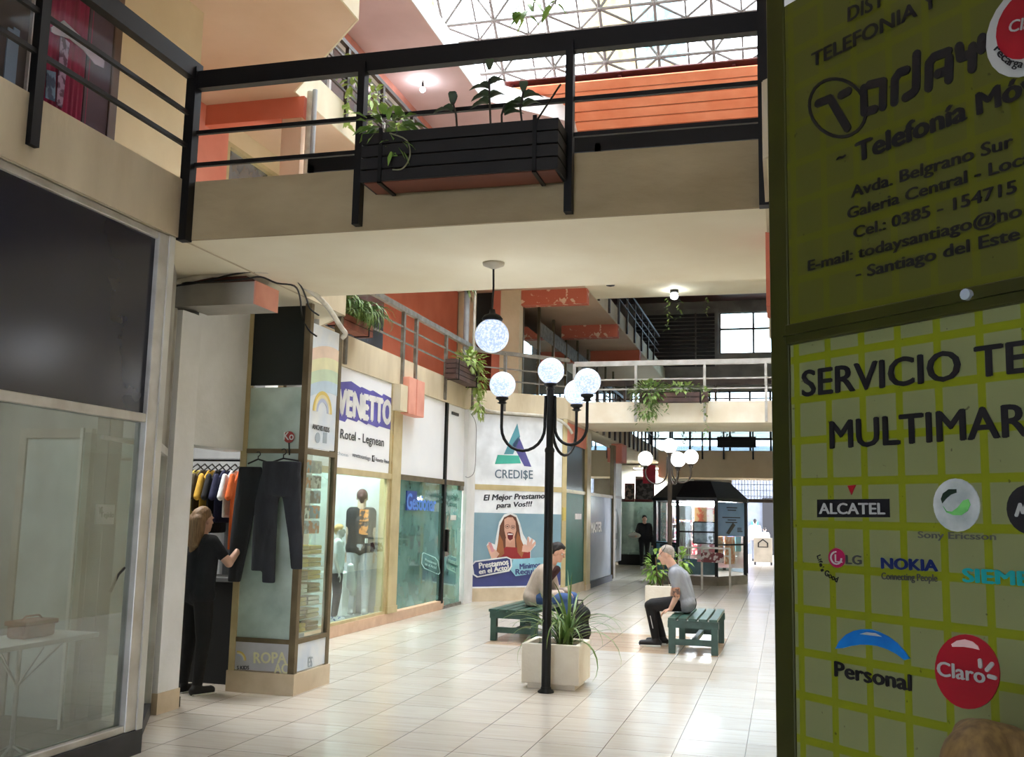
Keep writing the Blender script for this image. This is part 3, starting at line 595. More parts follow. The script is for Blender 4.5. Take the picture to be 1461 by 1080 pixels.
# ------------------------------------------------------------------ octagon: shop with mannequins
OC=Pl((-5.56,0,0),(0,1,0)); BK=M('black vinyl',(30,30,34),.5); WHT=M('white sign board',(246,247,248),.4,rgb2=(240,242,245),sc=1.5)
sg=thing('shop_sign','white shop sign with jagged violet band above the mannequin window','sign',(-5.56,12,2.12))
MB().pbox(OC,10.3,2.15,13.68,3.47,-.05,0).build('board',WHT,sg)
band=[(463,538),(480,543),(484,545),(501,544),(514,553),(516,552),(528,558),(532,557),(545,565),(547,562),(560,569),(560,614),(541,608),(538,610),(525,604),(523,606),(511,599),(509,602),(495,597),(492,602),(478,597),(463,592)]
MB().ppoly(OC,pxs(OC,band),.0,.003).build('jagged_band',M('violet vinyl',(98,92,182),.45),sg)
text('VENETTO',OC,(481,590),(557,605),(481,554),M('white print',(236,236,232),.5),sg,bold=.09,fit='ENETTO' if 0 else None,c=.006)
text('Rotel - Legnean',OC,(485,625),(547,637),(486,612),M('grey vinyl print',(70,72,78),.5),sg,bold=.02)
text('lchonn',OC,(479,648),(496,652),(479,643),M('pale grey vinyl',(170,184,196),.5),sg,bold=.0)
text('venettosantiago',OC,(502,651),(528,657),(502,645),M('mid grey vinyl',(130,132,140),.5),sg)
text('f',OC,(531.5,657),(533.5,657),(531.5,651),WHT,sg,c=.007); a,b_=OC.ab(530.5,658.5); a2,b2=OC.ab(534.5,650); MB().pbox(OC,a,b_,a2,b2,0,.003).build('icon',BK,sg)
text('Venetto Venetto',OC,(535,658),(558,662),(535,652.5),BK,sg)
f=MB(); f.pbox(OC,10.2,2.07,13.72,2.15,-.08,.02); f.pbox(OC,13.64,2.15,13.69,3.47,-.06,.015); f.build('frame',champagne,sg)
ps=thing('shopfront_post','cream painted post between the mannequin window and the green glass office','post',(-5.56,13.9,.14))
MB().pbox(OC,13.72,.14,14.06,3.47,-.16,.03).build('shaft',champagne,ps); MB().pbox(OC,13.7,.14,14.08,.24,-.17,.04).build('foot',champagne,ps)
bx=thing('junction_box','pink painted box under the balcony edge at top of the cream post','box',(-5.4,14.25,3.05))
MB().pbox(OC,13.95,3.06,14.62,3.62,0,.16).build('body',pinkp,bx,.01); MB().pbox(OC,14.25,3.06,14.27,3.62,.16,.166).build('cover_seam',salmon,bx); MB().pbox(OC,13.66,3.08,13.94,3.47,0,.14).build('cream_sleeve',cream,bx)
wn=thing('shop_window','mannequin display window with cream frame under the violet banded sign','shop window',(-5.56,12,.14))
MB().pbox(OC,10.25,.14,13.66,2.07,-.03,-.02).build('glass_pane',clear,wn)
f=MB(); f.pbox(OC,10.25,.14,13.7,.18,-.06,.0); f.pbox(OC,13.64,.18,13.72,2.07,-.06,.0); f.build('frame',champagne,wn)
cu=thing('curtain','dark grey-blue pleated curtain behind the mannequins','curtain',(-6.8,11.6,.12))
mb=MB(); ys=[11.9+.02*i for i in range(41)]; vs=[];fs=[]
for i,y in enumerate(ys):
    x=-6.72+.035*math.sin(i*1.25); vs+=[V((x,y-.0,.15)),V((x,y,2.25))]
for i in range(40): fs.append((2*i,2*i+2,2*i+3,2*i+1))
mb.add(vs,fs,True); mb.build('pleats',M('slate curtain',(92,106,124),.8),cu); MB().tube([(-6.72,11.8,2.27),(-6.72,12.8,2.27)],.015).build('rod',steel,cu)
pw_=M('paper card',(226,228,226),.6)
for i,(px_,py_,lab) in enumerate(((480,880,'white price card on display floor, nearest the column'),(497,878,'white price card on display floor beside the child mannequin'),(487,874,'small white card on display floor below the child mannequin'))):
    q=aZ(.125,px_,py_); q.x=min(q.x,-5.7); mb=MB(); mb.box((q.x-.12,q.y-.1,.122),(q.x+.0,q.y+.1,.13)); tag(mb.build('price_card',pw_,None),lab,'card','cards on the display floor')
ds=thing('display_stand','low white stand at the right of the mannequin window','stand',(-6.3,13.55,.12))
MB().box((-6.55,13.3,.12),(-6.05,13.8,.72)).build('block',WHT,ds,.01); MB().tube([(-6.3,13.35,.86),(-6.3,13.75,.86)],.012).build('rail',steel,ds); 
for y in (13.35,13.75): MB().cyl((-6.3,y,.72),(-6.3,y,.86),.01).build('upright',steel,ds)
# ------------------------------------------------------------------ green glass office
up=thing('fascia_panel','blank white panel above the green glass office front','panel',(-5.56,15,2.16))
MB().pbox(OC,14.06,2.16,16.13,3.47,-.06,-.01).build('board',WHT,up)
up2=thing('fascia_panel','narrow blank white panel right of the black strip, above the office door','panel',(-5.56,16.7,2.16))
MB().pbox(OC,16.2,2.16,17.2,3.47,-.06,-.01).build('board',WHT,up2); a,b_=OC.ab(645,587); a2,b2=OC.ab(654,594); MB().pbox(OC,a,b_,a2,b2,-.01,.01).build('small_plate',M('dark plate',(60,62,66),.5),up2)
go=thing('office_window','green tinted office window with blue lettering beside the cream post','window',(-5.56,15,.14))
MB().pbox(OC,14.06,.16,16.1,2.08,-.03,-.02).build('glass_pane',tealglass,go)
f=MB(); f.pbox(OC,14.06,2.08,17.2,2.16,-.08,.02); f.build('head_frame',bronze,go)
MB().pbox(OC,16.1,.1,16.2,3.47,-.07,.025).build('black_mullion',blackm,go)
BL=M('blue vinyl',(96,150,240),.45); 
text('Gestionar',OC,(580,726),(621,729),(580,704),BL,go,bold=.05)
a,b_=OC.ab(580,728); a2,b2=OC.ab(595,701); MB().pbox(OC,a,b_,a2,b2,-.018,.001).build('blue_block',M('deep blue vinyl',(30,66,160),.45),go)
PT=M('pale teal vinyl',(176,214,208),.5)
bub=[(602,790),(604,788),(621,795),(625,800),(628,817),(626,820),(605,811),(601,804)]
MB().pring(OC,pxs(OC,bub),.03,0,.003).build('bubble_outline',PT,go)
mb=MB(); text('Prestamos',OC,(606,800),(622,806),(606,796),None,None,mb=mb); text('en el Acto!',OC,(606,806),(622,812),(606,802),None,None,mb=mb); mb.build('faint_lettering',PT,go)
mb=MB(); text('Prestamos',OC,(611,708),(631,711),(611,704),None,None,mb=mb); text('Desde',OC,(622,716),(631,717.5),(622,712),None,None,mb=mb); mb.build('dark_lettering',M('teal print',(50,96,92),.5),go)
od=thing('office_door','green glass office door with dark handle at the end of the office front','door',(-5.56,16.7,.05))
MB().pbox(OC,16.22,.05,17.2,2.08,-.03,-.02).build('glass_leaf',tealglass,od)
MB().pbox(OC,16.26,.95,16.34,1.32,0,.05).build('handle',blackm,od); MB().pbox(OC,17.0,2.0,17.2,2.08,-.035,.01).build('patch_hinge',steel,od)
a,b_=OC.ab(644,742); a2,b2=OC.ab(652,735); MB().pbox(OC,a,b_,a2,b2,-.018,-.012).build('white_notice',M('white print',(236,236,232),.5),od)
mb=MB(); text('El Mejor',OC,(641,712),(655,715),(641,706),None,None,mb=mb); text('para',OC,(643,722),(651,723),(643,717),None,None,mb=mb); text('Prestamos',OC,(640,806),(653,810),(640,801),None,None,mb=mb); mb.build('faint_lettering',MATS['teal print'],od)
mb=MB().pbox(OC,16.2,0,17.2,.05,-.1,.02); mb.build('threshold',steel,od)
# ------------------------------------------------------------------ lender advert on the slanted wall
CRD=Pl((-5.56,17.75,0),(1.46,1.45,0)); CL=2.06
struct('wall_octagon_slant',MB().pbox(CRD,0,0,CL,.24,-.2,-.0),tilebase)
struct('wall_octagon_slant',MB().pbox(CRD,0,.24,CL,3.47,-.2,-.04),whitep)
s1=thing('shop_sign','white sign with blue and green triangle emblem on the slanted wall','sign',CRD.p(1,2.1))
t0=CRD.ab(671,690)[1]; 
MB().pbox(CRD,.03,2.14,CL-.1,3.46,-.04,0).build('board',M('pale blue white vinyl',(244,248,252),.45),s1)
for i,(pts,col) in enumerate(((((719,648),(732,648),(742,623),(738,604)),(96,164,178)),(((706,662),(710,649),(740,650),(743,661)),(74,186,164)),(((731,634),(740,622),(758,666),(748,665)),(86,84,150)))):
    MB().ppoly(CRD,pxs(CRD,pts),0,.004).build('emblem_bar',M('emblem colour %d'%i,col,.45),s1)
text('CREDI$E',CRD,(706,682),(760,683),(706,670),M('slate vinyl',(96,118,136),.45),s1,bold=.015)
s2=thing('poster','large lending advert with a laughing woman in red, on the slanted wall','poster',CRD.p(1,.24))
MB().pbox(CRD,.03,.24,CL-.1,2.04,-.04,0).build('sheet',M('pale blue white vinyl',(244,248,252),.45),s2)
bb=CRD.ab(668,731)[1]; b3=CRD.ab(668,808)[1]
MB().pbox(CRD,.03,b3,CL-.1,bb,0,.003).build('blue_grey_field',M('blue grey print',(122,156,172),.45,rgb2=(140,170,182),sc=1.2),s2)
MB().pbox(CRD,.03,.27,CL-.1,b3,0,.003).build('navy_field',M('navy print',(64,72,130),.45),s2)
mb=MB(); text('El Mejor Prestamo',CRD,(690,714),(777,711),(690,706),None,None,mb=mb,bold=.05,shear=.2); text('para Vos!!!',CRD,(708,724.5),(759,722),(708,717.5),None,None,mb=mb,bold=.05,shear=.2); mb.build('headline',M('charcoal print',(52,56,66),.5),s2)
def pp_(pts,col,nm,c,name=None): 
    return MB().ppoly(CRD,pxs(CRD,pts),c-.002,c).build(nm,M(name or 'print '+nm,col,.5),s2)
wo=[(700,798),(702,788),(694,778),(697,773),(706,777),(708,764),(712,745),(719,734),(728,731),(737,735),(742,747),(746,762),(752,772),(754,765),(758,768),(763,771),(764,778),(757,786),(757,798)]
pp_(wo,(236,238,238),'white_outline',.006)
pp_([(706,797),(710,775),(713,750),(719,738),(728,734),(736,738),(740,750),(743,770),(749,783),(748,797)],(108,66,48),'hair',.009)
pp_([(721,768),(734,767),(735,784),(728,790),(721,784)],(214,160,138),'neck',.011)
pp_([(712,762),(717,772),(719,790),(711,797),(708,786)],(164,104,66),'hair_ends',.0125)
pp_([(738,758),(744,772),(748,784),(744,796),(738,788),(736,770)],(164,104,66),'hair_ends',.0125)
pp_([(707,797),(712,787),(722,780),(736,781),(747,787),(756,787),(756,797)],(158,44,48),'red_jumper',.012)
pp_([(719,741),(724,738),(731,738),(735,744),(736,757),(733,768),(727,775),(722,769),(719,757)],(222,172,150),'face',.014)
pp_([(723,760),(727,759),(732,761),(731,769),(727,771),(724,768)],(110,34,38),'open_mouth',.016)
pp_([(724,761),(731,761.5),(731,763),(724,763)],(238,238,236),'teeth',.018)
for q in ((723.3,751),(731.3,752)):
    MB().pring(CRD,pxs(CRD,[(q[0]+3.2*math.cos(k*PI/6),q[1]+3*math.sin(k*PI/6)) for k in range(12)]),.008,.014,.017).build('spectacle_ring',M('thin spectacle print',(90,60,60),.5),s2)
    pp_([(q[0]-1.4,q[1]-.7),(q[0]+1.4,q[1]-.7),(q[0]+1.2,q[1]+.8),(q[0]-1.2,q[1]+.8)],(44,34,34),'eye',.017)
pp_([(694,779),(697,776),(701,783),(706,784),(712,790),(707,797),(701,797),(698,790)],(226,180,160),'hand',.016)
pp_([(696,774),(700,774),(705,786),(701,788)],(214,150,158),'phone',.018)
pp_([(744,787),(745,779),(748,776),(751,778),(752,766),(754,767),(755,774),(758,768),(760,770),(758,777),(763,772),(764,775),(758,784),(753,788)],(226,180,160),'raised_hand',.016,'print hand')
lab1=[(672,806),(677,800),(722,794),(729,797),(730,808),(726,815),(680,824),(674,820)]
pp_(lab1,(236,238,238),'pill_border',.019,'print white_outline')
pp_([(674,806),(678,802),(722,796),(727,798),(728,807),(724,813),(681,822),(676,819)],(58,68,124),'pill',.021)
pp_([(727,812),(732,798),(800,793),(800,812),(735,822)],(150,206,222),'pale_pill',.018)
mb=MB(); text('Prestamos',CRD,(683,811),(724.5,805),(683,803),None,None,mb=mb,bold=.06,c=.024); text('en el Acto!',CRD,(683,819),(725,812.5),(683,812),None,None,mb=mb,bold=.06,c=.024); mb.build('pill_lettering',M('white print',(236,236,232),.5),s2)
mb=MB(); text('Minimos',CRD,(741,812),(755,810.5),(741,804.5),None,None,mb=mb,bold=.05,c=.022,fit='Mini'); text('Requisitos',CRD,(735,819.5),(752,818.5),(735,812),None,None,mb=mb,bold=.05,c=.022,fit='Req'); mb.build('side_lettering',M('navy print',(64,72,130),.45),s2)
f=MB(); f.pbox(CRD,0,2.04,CL-.08,2.14,-.05,.01); f.build('crossbar',champagne,s1)
wf=thing('shopfront_post','champagne corner post at the right end of the lender advert','post',CRD.p(CL,0)); MB().pbox(CRD,CL-.1,.0,CL,3.47,-.1,.02).build('shaft',champagne,wf)
MB().pbox(CRD,CL-.09,1.5,CL-.03,1.75,.02,.05).build('yellow_bracket',M('yellow plastic',(222,200,110),.5),wf)
# conduit bundle above the lender sign, white cable
c2=thing('conduit_pipe','white conduit running above the lender sign down towards the slab corner','pipe',CRD.p(1,3.4))
q=[aX(-5.46,676,555),aX(-5.4,684,575)]+[CRD.p(a,b_,.06) for a,b_ in ((.25,3.52),(.7,3.5),(1.3,3.5),(1.7,3.48),(2.0,3.36),(2.15,3.2))]
MB().tube(smooth(q),.03,8).build('tube',pvc,c2)
c3=thing('cable','thin grey cable looping down the pilaster beside the lender sign','cable',(-5.4,17.5,2))
MB().tube(smooth([aX(-5.45,*k) for k in ((672,590),(679,605),(679,640),(677,672),(669,681),(664,680))]),.007,6).build('wire',M('grey cable',(150,150,150),.5),c3)
dp=thing('downpipe','grey drain pipe rising past the balcony corner with ivy round it','pipe',(-5.52,17.4,3.9))
MB().cyl((-5.62,17.3,3.9),(-5.62,17.3,6.5),.055).build('tube',M('zinc grey',(168,172,176),.45,metal=.3),dp); MB().cyl((-5.48,17.34,3.9),(-5.48,17.34,6.5),.025).build('thin_tube',pvc,dp)
# ------------------------------------------------------------------ beyond the slant: green door, showcase panes, white panel, glass shop
GD=Pl((-4.18,0,0),(0,1,0))
gd=thing('shop_door','dark green boarded doorway with black panel above, right of the advert','door',(-4.18,20.5,0))
MB().pbox(GD,19.3,.2,21.65,2.05,-.06,-.03).build('green_board',M('bottle green board',(40,112,96),.55,rgb2=(32,98,84),sc=2),gd)
MB().pbox(GD,19.3,2.12,21.65,3.05,-.06,-.03).build('black_panel',M('black glazed panel',(14,22,22),.3),gd)
MB().pbox(GD,19.3,3.05,21.65,3.46,-.06,-.0).build('salmon_lintel',salmon,gd)
f=MB(); f.pbox(GD,19.22,2.05,21.65,2.12,-.08,0); f.build('crossbar',champagne,gd); MB().pbox(GD,19.22,0,21.65,.2,-.08,0).build('tiled_base',tilebase,gd)
a,b_=GD.ab(822,741); a2,b2=GD.ab(831,733); MB().pbox(GD,a,b_,a2,b2,-.03,-.02).build('white_notice',MATS['white print'],gd)
p2=thing('shopfront_post','champagne post between the green doorway and the grey lettered window','post',(-4.18,21.85,0)); MB().pbox(GD,21.65,.12,22.1,3.47,-.1,.03).build('shaft',champagne,p2); MB().pbox(GD,21.63,0,22.12,.12,-.1,.04).build('foot',tilebase,p2)
mw=thing('shop_window','grey shop window with faded white lettering beyond the green doorway','shop window',(-4.18,23.7,.05))
MB().pbox(GD,22.1,.15,25.3,2.05,-.05,-.03).build('lower_pane',M('grey painted pane',(110,122,130),.25,rgb2=(100,112,120),sc=2),mw)
MB().pbox(GD,22.1,2.12,25.3,3.3,-.05,-.03).build('upper_pane',glass('dark upper glass',(90,96,100),3,.02,.35,(110,112,112)),mw)
f=MB(); f.pbox(GD,22.1,2.05,25.3,2.12,-.07,0); f.build('crossbar',bronze,mw); MB().pbox(GD,25.3,.05,25.6,3.4,-.1,.02).build('side_post',bronze,mw); MB().pbox(GD,22.1,0,25.3,.15,-.08,0).build('base',dkgrey,mw)
a,b_=GD.ab(843,760); a2,b2=GD.ab(858,745); text('MASTER',GD,(843,760),(858,758),(843,746),MATS['white print'],mw,bold=.08)
bk=thing('junction_box','salmon box at the slab edge above the grey lettered window','box',(-4.1,26,3)); MB().box((-4.3,25.7,3.0),(-4.02,26.5,3.47)).build('body',salmon,bk)
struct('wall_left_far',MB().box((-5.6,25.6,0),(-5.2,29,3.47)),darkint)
EP=Pl((-4.9,0,0),(0,1,0))
ep=thing('emblem_door','tall white panel with oval grey emblem, in the dim passage at left','panel',(-4.9,30,.2))
MB().pbox(EP,28.9,.25,31.3,2.15,-.06,0).build('lower_panel',M('white door panel',(206,212,210),.5),ep); MB().pbox(EP,28.9,2.22,31.3,3.6-.14,-.06,0).build('upper_panel',MATS['white door panel'],ep)
f=MB(); f.pbox(EP,28.9,2.15,31.3,2.22,-.06,.01); f.build('crossbar',steel,ep)
ca,cb_=EP.ab(878.5,755); mb=MB().pring(EP,circ(ca,cb_,.42,.62,n=24),.06,0,.006); mb.build('oval_emblem',M('grey emblem print',(128,134,136),.5),ep); MB().pbox(EP,ca-.36,cb_-.3,ca+.36,cb_-.12,0,.007).build('emblem_band',MATS['grey emblem print'],ep)
MB().pbox(EP,28.75,.1,28.9,3.46,-.1,.02).build('side_post',bronze,ep)
bs=thing('shop_window','dim green-tinted glass shopfront closing the passage behind the walking person','shop window',(-4.4,34,.2))
BW=Pl((0,33.9,0),(1,0,0))
MB().pbox(BW,-5.3,.35,-3.2,2.1,-.02,0).build('glass_pane',dimglass,bs); MB().pbox(BW,-5.4,0,-3.2,.35,-.05,.02).build('dark_base',darkint,bs); MB().pbox(BW,-5.4,2.1,-3.2,2.2,-.05,.02).build('head_frame',redwood,bs)
struct('wall_back_shop',MB().box((-5.6,35.2,0),(-3,35.3,3.4)),M('office wall',(206,214,210),.7))
for i,(x0,y0,x1,y1,cl,lb,nm) in enumerate(((892,715,906,690,(150,130,120),'small framed picture above the dim glass shopfront, leftmost','framed_picture'),(907,714,934,684,(96,92,90),'wide black and white picture above the dim glass shopfront','framed_picture'),(918,690,936,664,(190,30,62),'crimson banner above the pictures over the dim shopfront','banner'),(907,684,932,680,(196,190,170),'cream strip sign over the black and white picture','sign'))):
    a,b_=BW.ab(x0,y0); a2,b2=BW.ab(x1,y1); t=thing(nm,lb,nm.split('_')[-1],BW.p((a+a2)/2,b_,.1))
    c0=.05+.06*(i==2)
    MB().pbox(BW,a,b_,a2,b2,c0,c0+.03).build('face',M('print face %d'%i,cl,.5,rgb2=(40,38,38) if i<2 else None,sc=7,lo=.45,hi=.5),t)
    if i<2: MB().pring(BW,[(a,b_),(a2,b_),(a2,b2),(a,b2)],.05,c0+.03,c0+.05).build('frame',M('dark red frame',(110,34,34),.5),t)
# ------------------------------------------------------------------ near left upstairs window
LW=Pl((-5.56,0,0),(0,1,0))
w1=thing('window','upstairs window with plum curtains and brown frame at top left','window',(-5.56,5,3.95))
ye=LW.ab(160,150)[0]; yf0=LW.ab(149,150)[0]; ym=LW.ab(45,60)[0]
f=MB(); f.pbox(LW,yf0,3.9,ye,6.4,-.02,.05); f.build('brown_jamb',M('brown window frame',(88,62,44),.5),w1)
MB().pbox(LW,ym-.06,3.9,ym+.06,6.4,0,.05).build('white_mullion',M('white aluminium strip',(222,220,212),.4),w1)
MB().pbox(LW,2.0,3.92,yf0,6.3,.055,.062).build('glass_pane',glass('dark window glass',(240,240,244),.35,.03),w1)
cu=thing('curtain','plum curtain with a white swag behind the upstairs window','curtain',(-5.6,5.4,3.92))
mb=MB();vs=[];fs=[];n=60
for i in range(n+1):
    y=ym+.05+(yf0-ym-.30)*i/n; vs+=[V((-5.535+.012*math.sin(i*1.1),y,3.91)),V((-5.535+.012*math.sin(i*1.1),y,6.3))]
for i in range(n): fs.append((2*i,2*i+2,2*i+3,2*i+1))
mb.add(vs,fs,True)
mb.build('drape',M('plum cloth',(196,52,100),.8,rgb2=(156,38,78),sc=3,stretch=(1,6,.3)),cu)
MB().ppoly(LW,pxs(LW,[(66,40),(84,30),(120,64),(142,88),(141,98),(128,92),(112,72),(92,56),(72,50),(66,46)]),.042,.05).build('white_swag',M('white swag cloth',(220,205,214),.8),cu)
MB().ppoly(LW,pxs(LW,[(80,50),(93,62),(82,155),(74,150)]),.04,.045).build('patterned_strip',M('lilac strip',(196,160,190),.7,rgb2=(110,70,96),sc=14,lo=.5,hi=.55),cu)
MB().ppoly(LW,pxs(LW,[(60,100),(73,104),(72,146),(58,140)]),.04,.045).build('blue_patch',M('blue grey patch',(120,150,176),.7,rgb2=(60,80,110),sc=9,lo=.52,hi=.56),cu)
MB().pbox(LW,yf0-.3,3.92,yf0,6.3,.012,.035).build('grey_side_drape',M('grey violet cloth',(104,84,94),.8),cu)
cu2=thing('curtain','grey blind with pale blue strips behind the far left upstairs pane','curtain',(-5.6,4.2,3.92))
MB().pbox(LW,2.0,3.92,ym-.06,6.3,.005,.02).build('blind',M('grey blind',(96,94,92),.8),cu2)
for x in (2,10): 
    a,b_=LW.ab(x,100); MB().pbox(LW,a,3.92,a+.06,LW.ab(x+1,36)[1],.02,.03).build('pale_strip',M('pale blue strip',(150,182,206),.6),cu2)
# octagon first floor window behind the bridge railing
SW=Pl((-6.84,0,0),(0,1,0))
w3=thing('window','grey glazed window with cream frame in the salmon wall behind the bridge railing','window',(-7,13,4.2))
MB().pbox(SW,10.9,4.2,16.4,6.28,-.06,-.05).build('glass_pane',glass('dull glass',(120,130,140),2.5,.05,.5,(140,150,165)),w3)
f=MB(); f.pbox(SW,10.9,6.22,16.4,6.28,-.07,.02); f.pbox(SW,10.9,4.2,16.4,4.26,-.07,.02); f.pbox(SW,12.05,4.26,12.2,6.22,-.07,.02); f.pbox(SW,10.9,4.26,10.96,6.22,-.07,.02); f.build('frame',champagne,w3)
d2=thing('downpipe','white pipe bundle rising past the upstairs balcony left of the bare bulb','pipe',(-5.42,10.4,3.9)); MB().cyl((-5.44,10.42,3.9),(-5.44,10.42,6.6),.04).build('tube',pvc,d2); MB().cyl((-5.36,10.38,3.9),(-5.36,10.38,6.6),.03).build('tube',M('zinc grey',(168,172,176),.45,metal=.3),d2)
# second floor window band and first floor dark shopfronts beyond
SW=Pl((-7.0,0,0),(0,1,0))
w4=thing('window','long white-framed window band on the second floor under the pink ceiling','window',(-6.98,14,7.6))
MB().pbox(SW,9.0,7.9,20,9.2,.0,.02).build('glass_pane',glass('dull glass',(120,130,140),2.5,.05,.5,(140,150,165)),w4)
f=MB(); f.pbox(SW,9,9.2,20,9.35,0,.1); f.pbox(SW,9,7.8,20,7.9,0,.08)
for k in range(10): f.pbox(SW,9.3+k*1.15,7.9,9.38+k*1.15,9.2,0,.06)
f.build('frame',whitep,w4)
UW=Pl((-5.56,0,0),(0,1,0))
u1=thing('shop_window','dark upstairs shopfront receding under the peeling beams','shop window',(-5.6,27,3.9))
MB().pbox(UW,21.25,3.95,34,5.85,-.06,-.03).build('glass_pane',glass('dark upper glass',(90,96,100),3,.02,.35,(110,112,112)),u1)
f=MB()
for k in range(9): f.pbox(UW,21.25+k*1.55,3.95,21.33+k*1.55,6.53,-.06,0)
f.build('frame',bronze,u1); MB().pbox(UW,22.9,5.85,29,6.2,-.06,-.02).build('grey_sign_strip',M('grey sign strip',(160,160,152),.6,rgb2=(120,120,116),sc=8),u1)
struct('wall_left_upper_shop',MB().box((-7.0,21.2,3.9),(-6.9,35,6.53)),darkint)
# far wall shutters and windows
FW=Pl((0,35.98,0),(1,0,0))
fs_=thing('shutter','dark louvred shutter front on the second floor end wall','shutter',(-3.6,36,6.95))
mb=MB()
for k in range(14): mb.pbox(FW,-5.2,7.0+.14*k,-2.3,7.1+.14*k,0,.03)
tag(mb.build('louvres',M('dark shutter paint',(58,56,56),.5),fs_),'x','x'); del fs_.children[0]['category']; del fs_.children[0]['label']
MB().pbox(FW,-5.3,8.95,-2.2,9.1,0,.06).build('head_bar',greyp,fs_); MB().pbox(FW,-2.3,6.95,-2.18,9.1,0,.05).build('side_post',greyp,fs_); MB().pbox(FW,-3.0,7.0,-2.95,9.0,.03,.05).build('divider',steel,fs_)
def mull(name,label,x0,x1,z0,z1,xs,zs,mt,y=36.1):
    t=thing(name,label,'window',((x0+x1)/2,y,z0)); f=MB()
    for x in [x0,x1]+xs: f.box((x-.035,y-.05,z0),(x+.035,y+.05,z1))
    for z in [z0,z1]+zs: f.box((x0,y-.05,z-.035),(x1,y+.05,z+.035))
    f.build('frame',mt,t); MB().box((x0,y-.01,z0),(x1,y+.01,z1)).build('glass_pane',winglass,t); return t
mull('window','bright tall window on the second floor at the far end, right of the dark shutters',-2.12,.1,7.45,8.95,[-.95],[8.35],steel)
t=mull('window','bright window wall with black bars on the first floor at the far end',-5.3,.1,3.9,6.1,[-4.6,-3.9,-3.2,-2.5,-1.8,-1.1,-.4],[4.4,4.9,5.45],blackm)
# ------------------------------------------------------------------ lime phone kiosk at right
PN=Pl((-.01,3.14,0),(1,-1,0))
def boardmat(name,c1,c2,sqw=.098):
    mt=bpy.data.materials.new(name); mt.use_nodes=True; nt=mt.node_tree; b=nt.nodes['Principled BSDF']; b.inputs['Roughness'].default_value=.42
    tc=nt.nodes.new('ShaderNodeTexCoord'); s=nt.nodes.new('ShaderNodeSeparateXYZ'); c=nt.nodes.new('ShaderNodeCombineXYZ'); nt.links.new(tc.outputs['Object'],s.inputs[0]); nt.links.new(s.outputs[0],c.inputs[0]); nt.links.new(s.outputs[2],c.inputs[1])
    mp=nt.nodes.new('ShaderNodeMapping'); mp.inputs['Location'].default_value=(-.088+.012,-1.456-.012+.122*30,0); nt.links.new(c.outputs[0],mp.inputs[0])
    br=nt.nodes.new('ShaderNodeTexBrick'); br.offset=0
    for k,v_ in (('Scale',1),('Mortar Size',.012),('Mortar Smooth',.12),('Brick Width',.122),('Row Height',.122)): br.inputs[k].default_value=v_
    br.inputs['Color1'].default_value=lin(c2); br.inputs['Color2'].default_value=lin(c2); br.inputs['Mortar'].default_value=lin(c1); nt.links.new(mp.outputs[0],br.inputs[0])
    # specks of dirt
    n=nt.nodes.new('ShaderNodeTexNoise'); n.inputs['Scale'].default_value=38; n.inputs['Detail'].default_value=3; nt.links.new(tc.outputs['Object'],n.inputs[0])
    r=nt.nodes.new('ShaderNodeValToRGB'); r.color_ramp.elements[0].position=.27; r.color_ramp.elements[1].position=.31; r.color_ramp.elements[0].color=(.45,.42,.35,1); r.color_ramp.elements[1].color=(1,1,1,1); nt.links.new(n.outputs[0],r.inputs[0])
    m=nt.nodes.new('ShaderNodeMix'); m.data_type='RGBA'; m.blend_type='MULTIPLY'; m.inputs[0].default_value=1; nt.links.new(br.outputs['Color'],m.inputs[6]); nt.links.new(r.outputs[0],m.inputs[7]); nt.links.new(m.outputs[2],b.inputs['Base Color']); return mt
kb=thing('phone_kiosk','lime green kiosk clad in phone brand boards filling the right foreground','kiosk',PN.o,-PI/4)
olive=M('olive green frame paint',(52,55,7),.42,rgb2=(42,44,6),sc=5)
xr=1.30
MB().prism([PN.p(.0,0,-.03)[:2],PN.p(xr,0,-.03)[:2],(1.5,2.6),(1.5,3.6),(.55,4.3),(.06,3.75)],.0,3.75).build('body',M('lime kiosk wall',(160,170,40),.5),kb)
f=MB(); f.pbox(PN,-.030,0,.05,3.75,-.03,.003); f.build('corner_post',olive,kb,.006)
f=MB(); f.pbox(PN,.05,2.125,xr,2.186,-.028,.022); f.build('middle_rail',olive,kb,.004)
MB().pbox(PN,.05,2.15,xr,2.158,.022,.034).build('rail_lip',olive,kb)
MB().pbox(PN,.05,3.22,xr,3.75,-.028,.0).build('white_top_sign',WHT,kb)
MB().pbox(PN,.05,.12,xr,.5,-.028,.0).build('plinth_panel',olive,kb)
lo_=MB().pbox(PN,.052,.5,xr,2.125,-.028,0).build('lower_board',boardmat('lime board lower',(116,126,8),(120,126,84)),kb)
up_=MB().pbox(PN,.052,2.186,xr,3.22,-.028,0).build('upper_board',boardmat('shaded lime board',(80,84,6),(76,79,28)),kb)  # same lime as below; shade on the upper board put into darker colours
k1=M('black sign vinyl',(18,18,24),.5)
MB().ppoly(PN,circ(*PN.ab(1393,423),.014,n=14),.03,.045).build('rivet_button',MATS['pale grey vinyl'],kb)
def pt(s,p0,p1,pt_,mt=k1,par=up_,name='lettering',**kw): return text(s,PN,p0,p1,pt_,mt,par,name,**kw)
pt('DIST',(1211.3,32),(1263,8),(1209,13),bold=.03)
pt('TELEFONIA Y',(1160,96.5),(1309.8,23.3),(1157,79),bold=.035,fit='TELEFONIA')
pt('Telefonía Móvil',(1224,232),(1379.8,171),(1222,206),bold=.055,fit='Telefonía'); pt('~',(1196,234),(1208,229),(1194,218),bold=.05)
pt('Avda. Belgrano Sur',(1216.4,282.8),(1447,210),(1216,267),bold=.035)
pt('Galeria Central - Local',(1211.3,313),(1459.5,237),(1211.3,297.7),bold=.035,fit='Galeria Central - Loc')
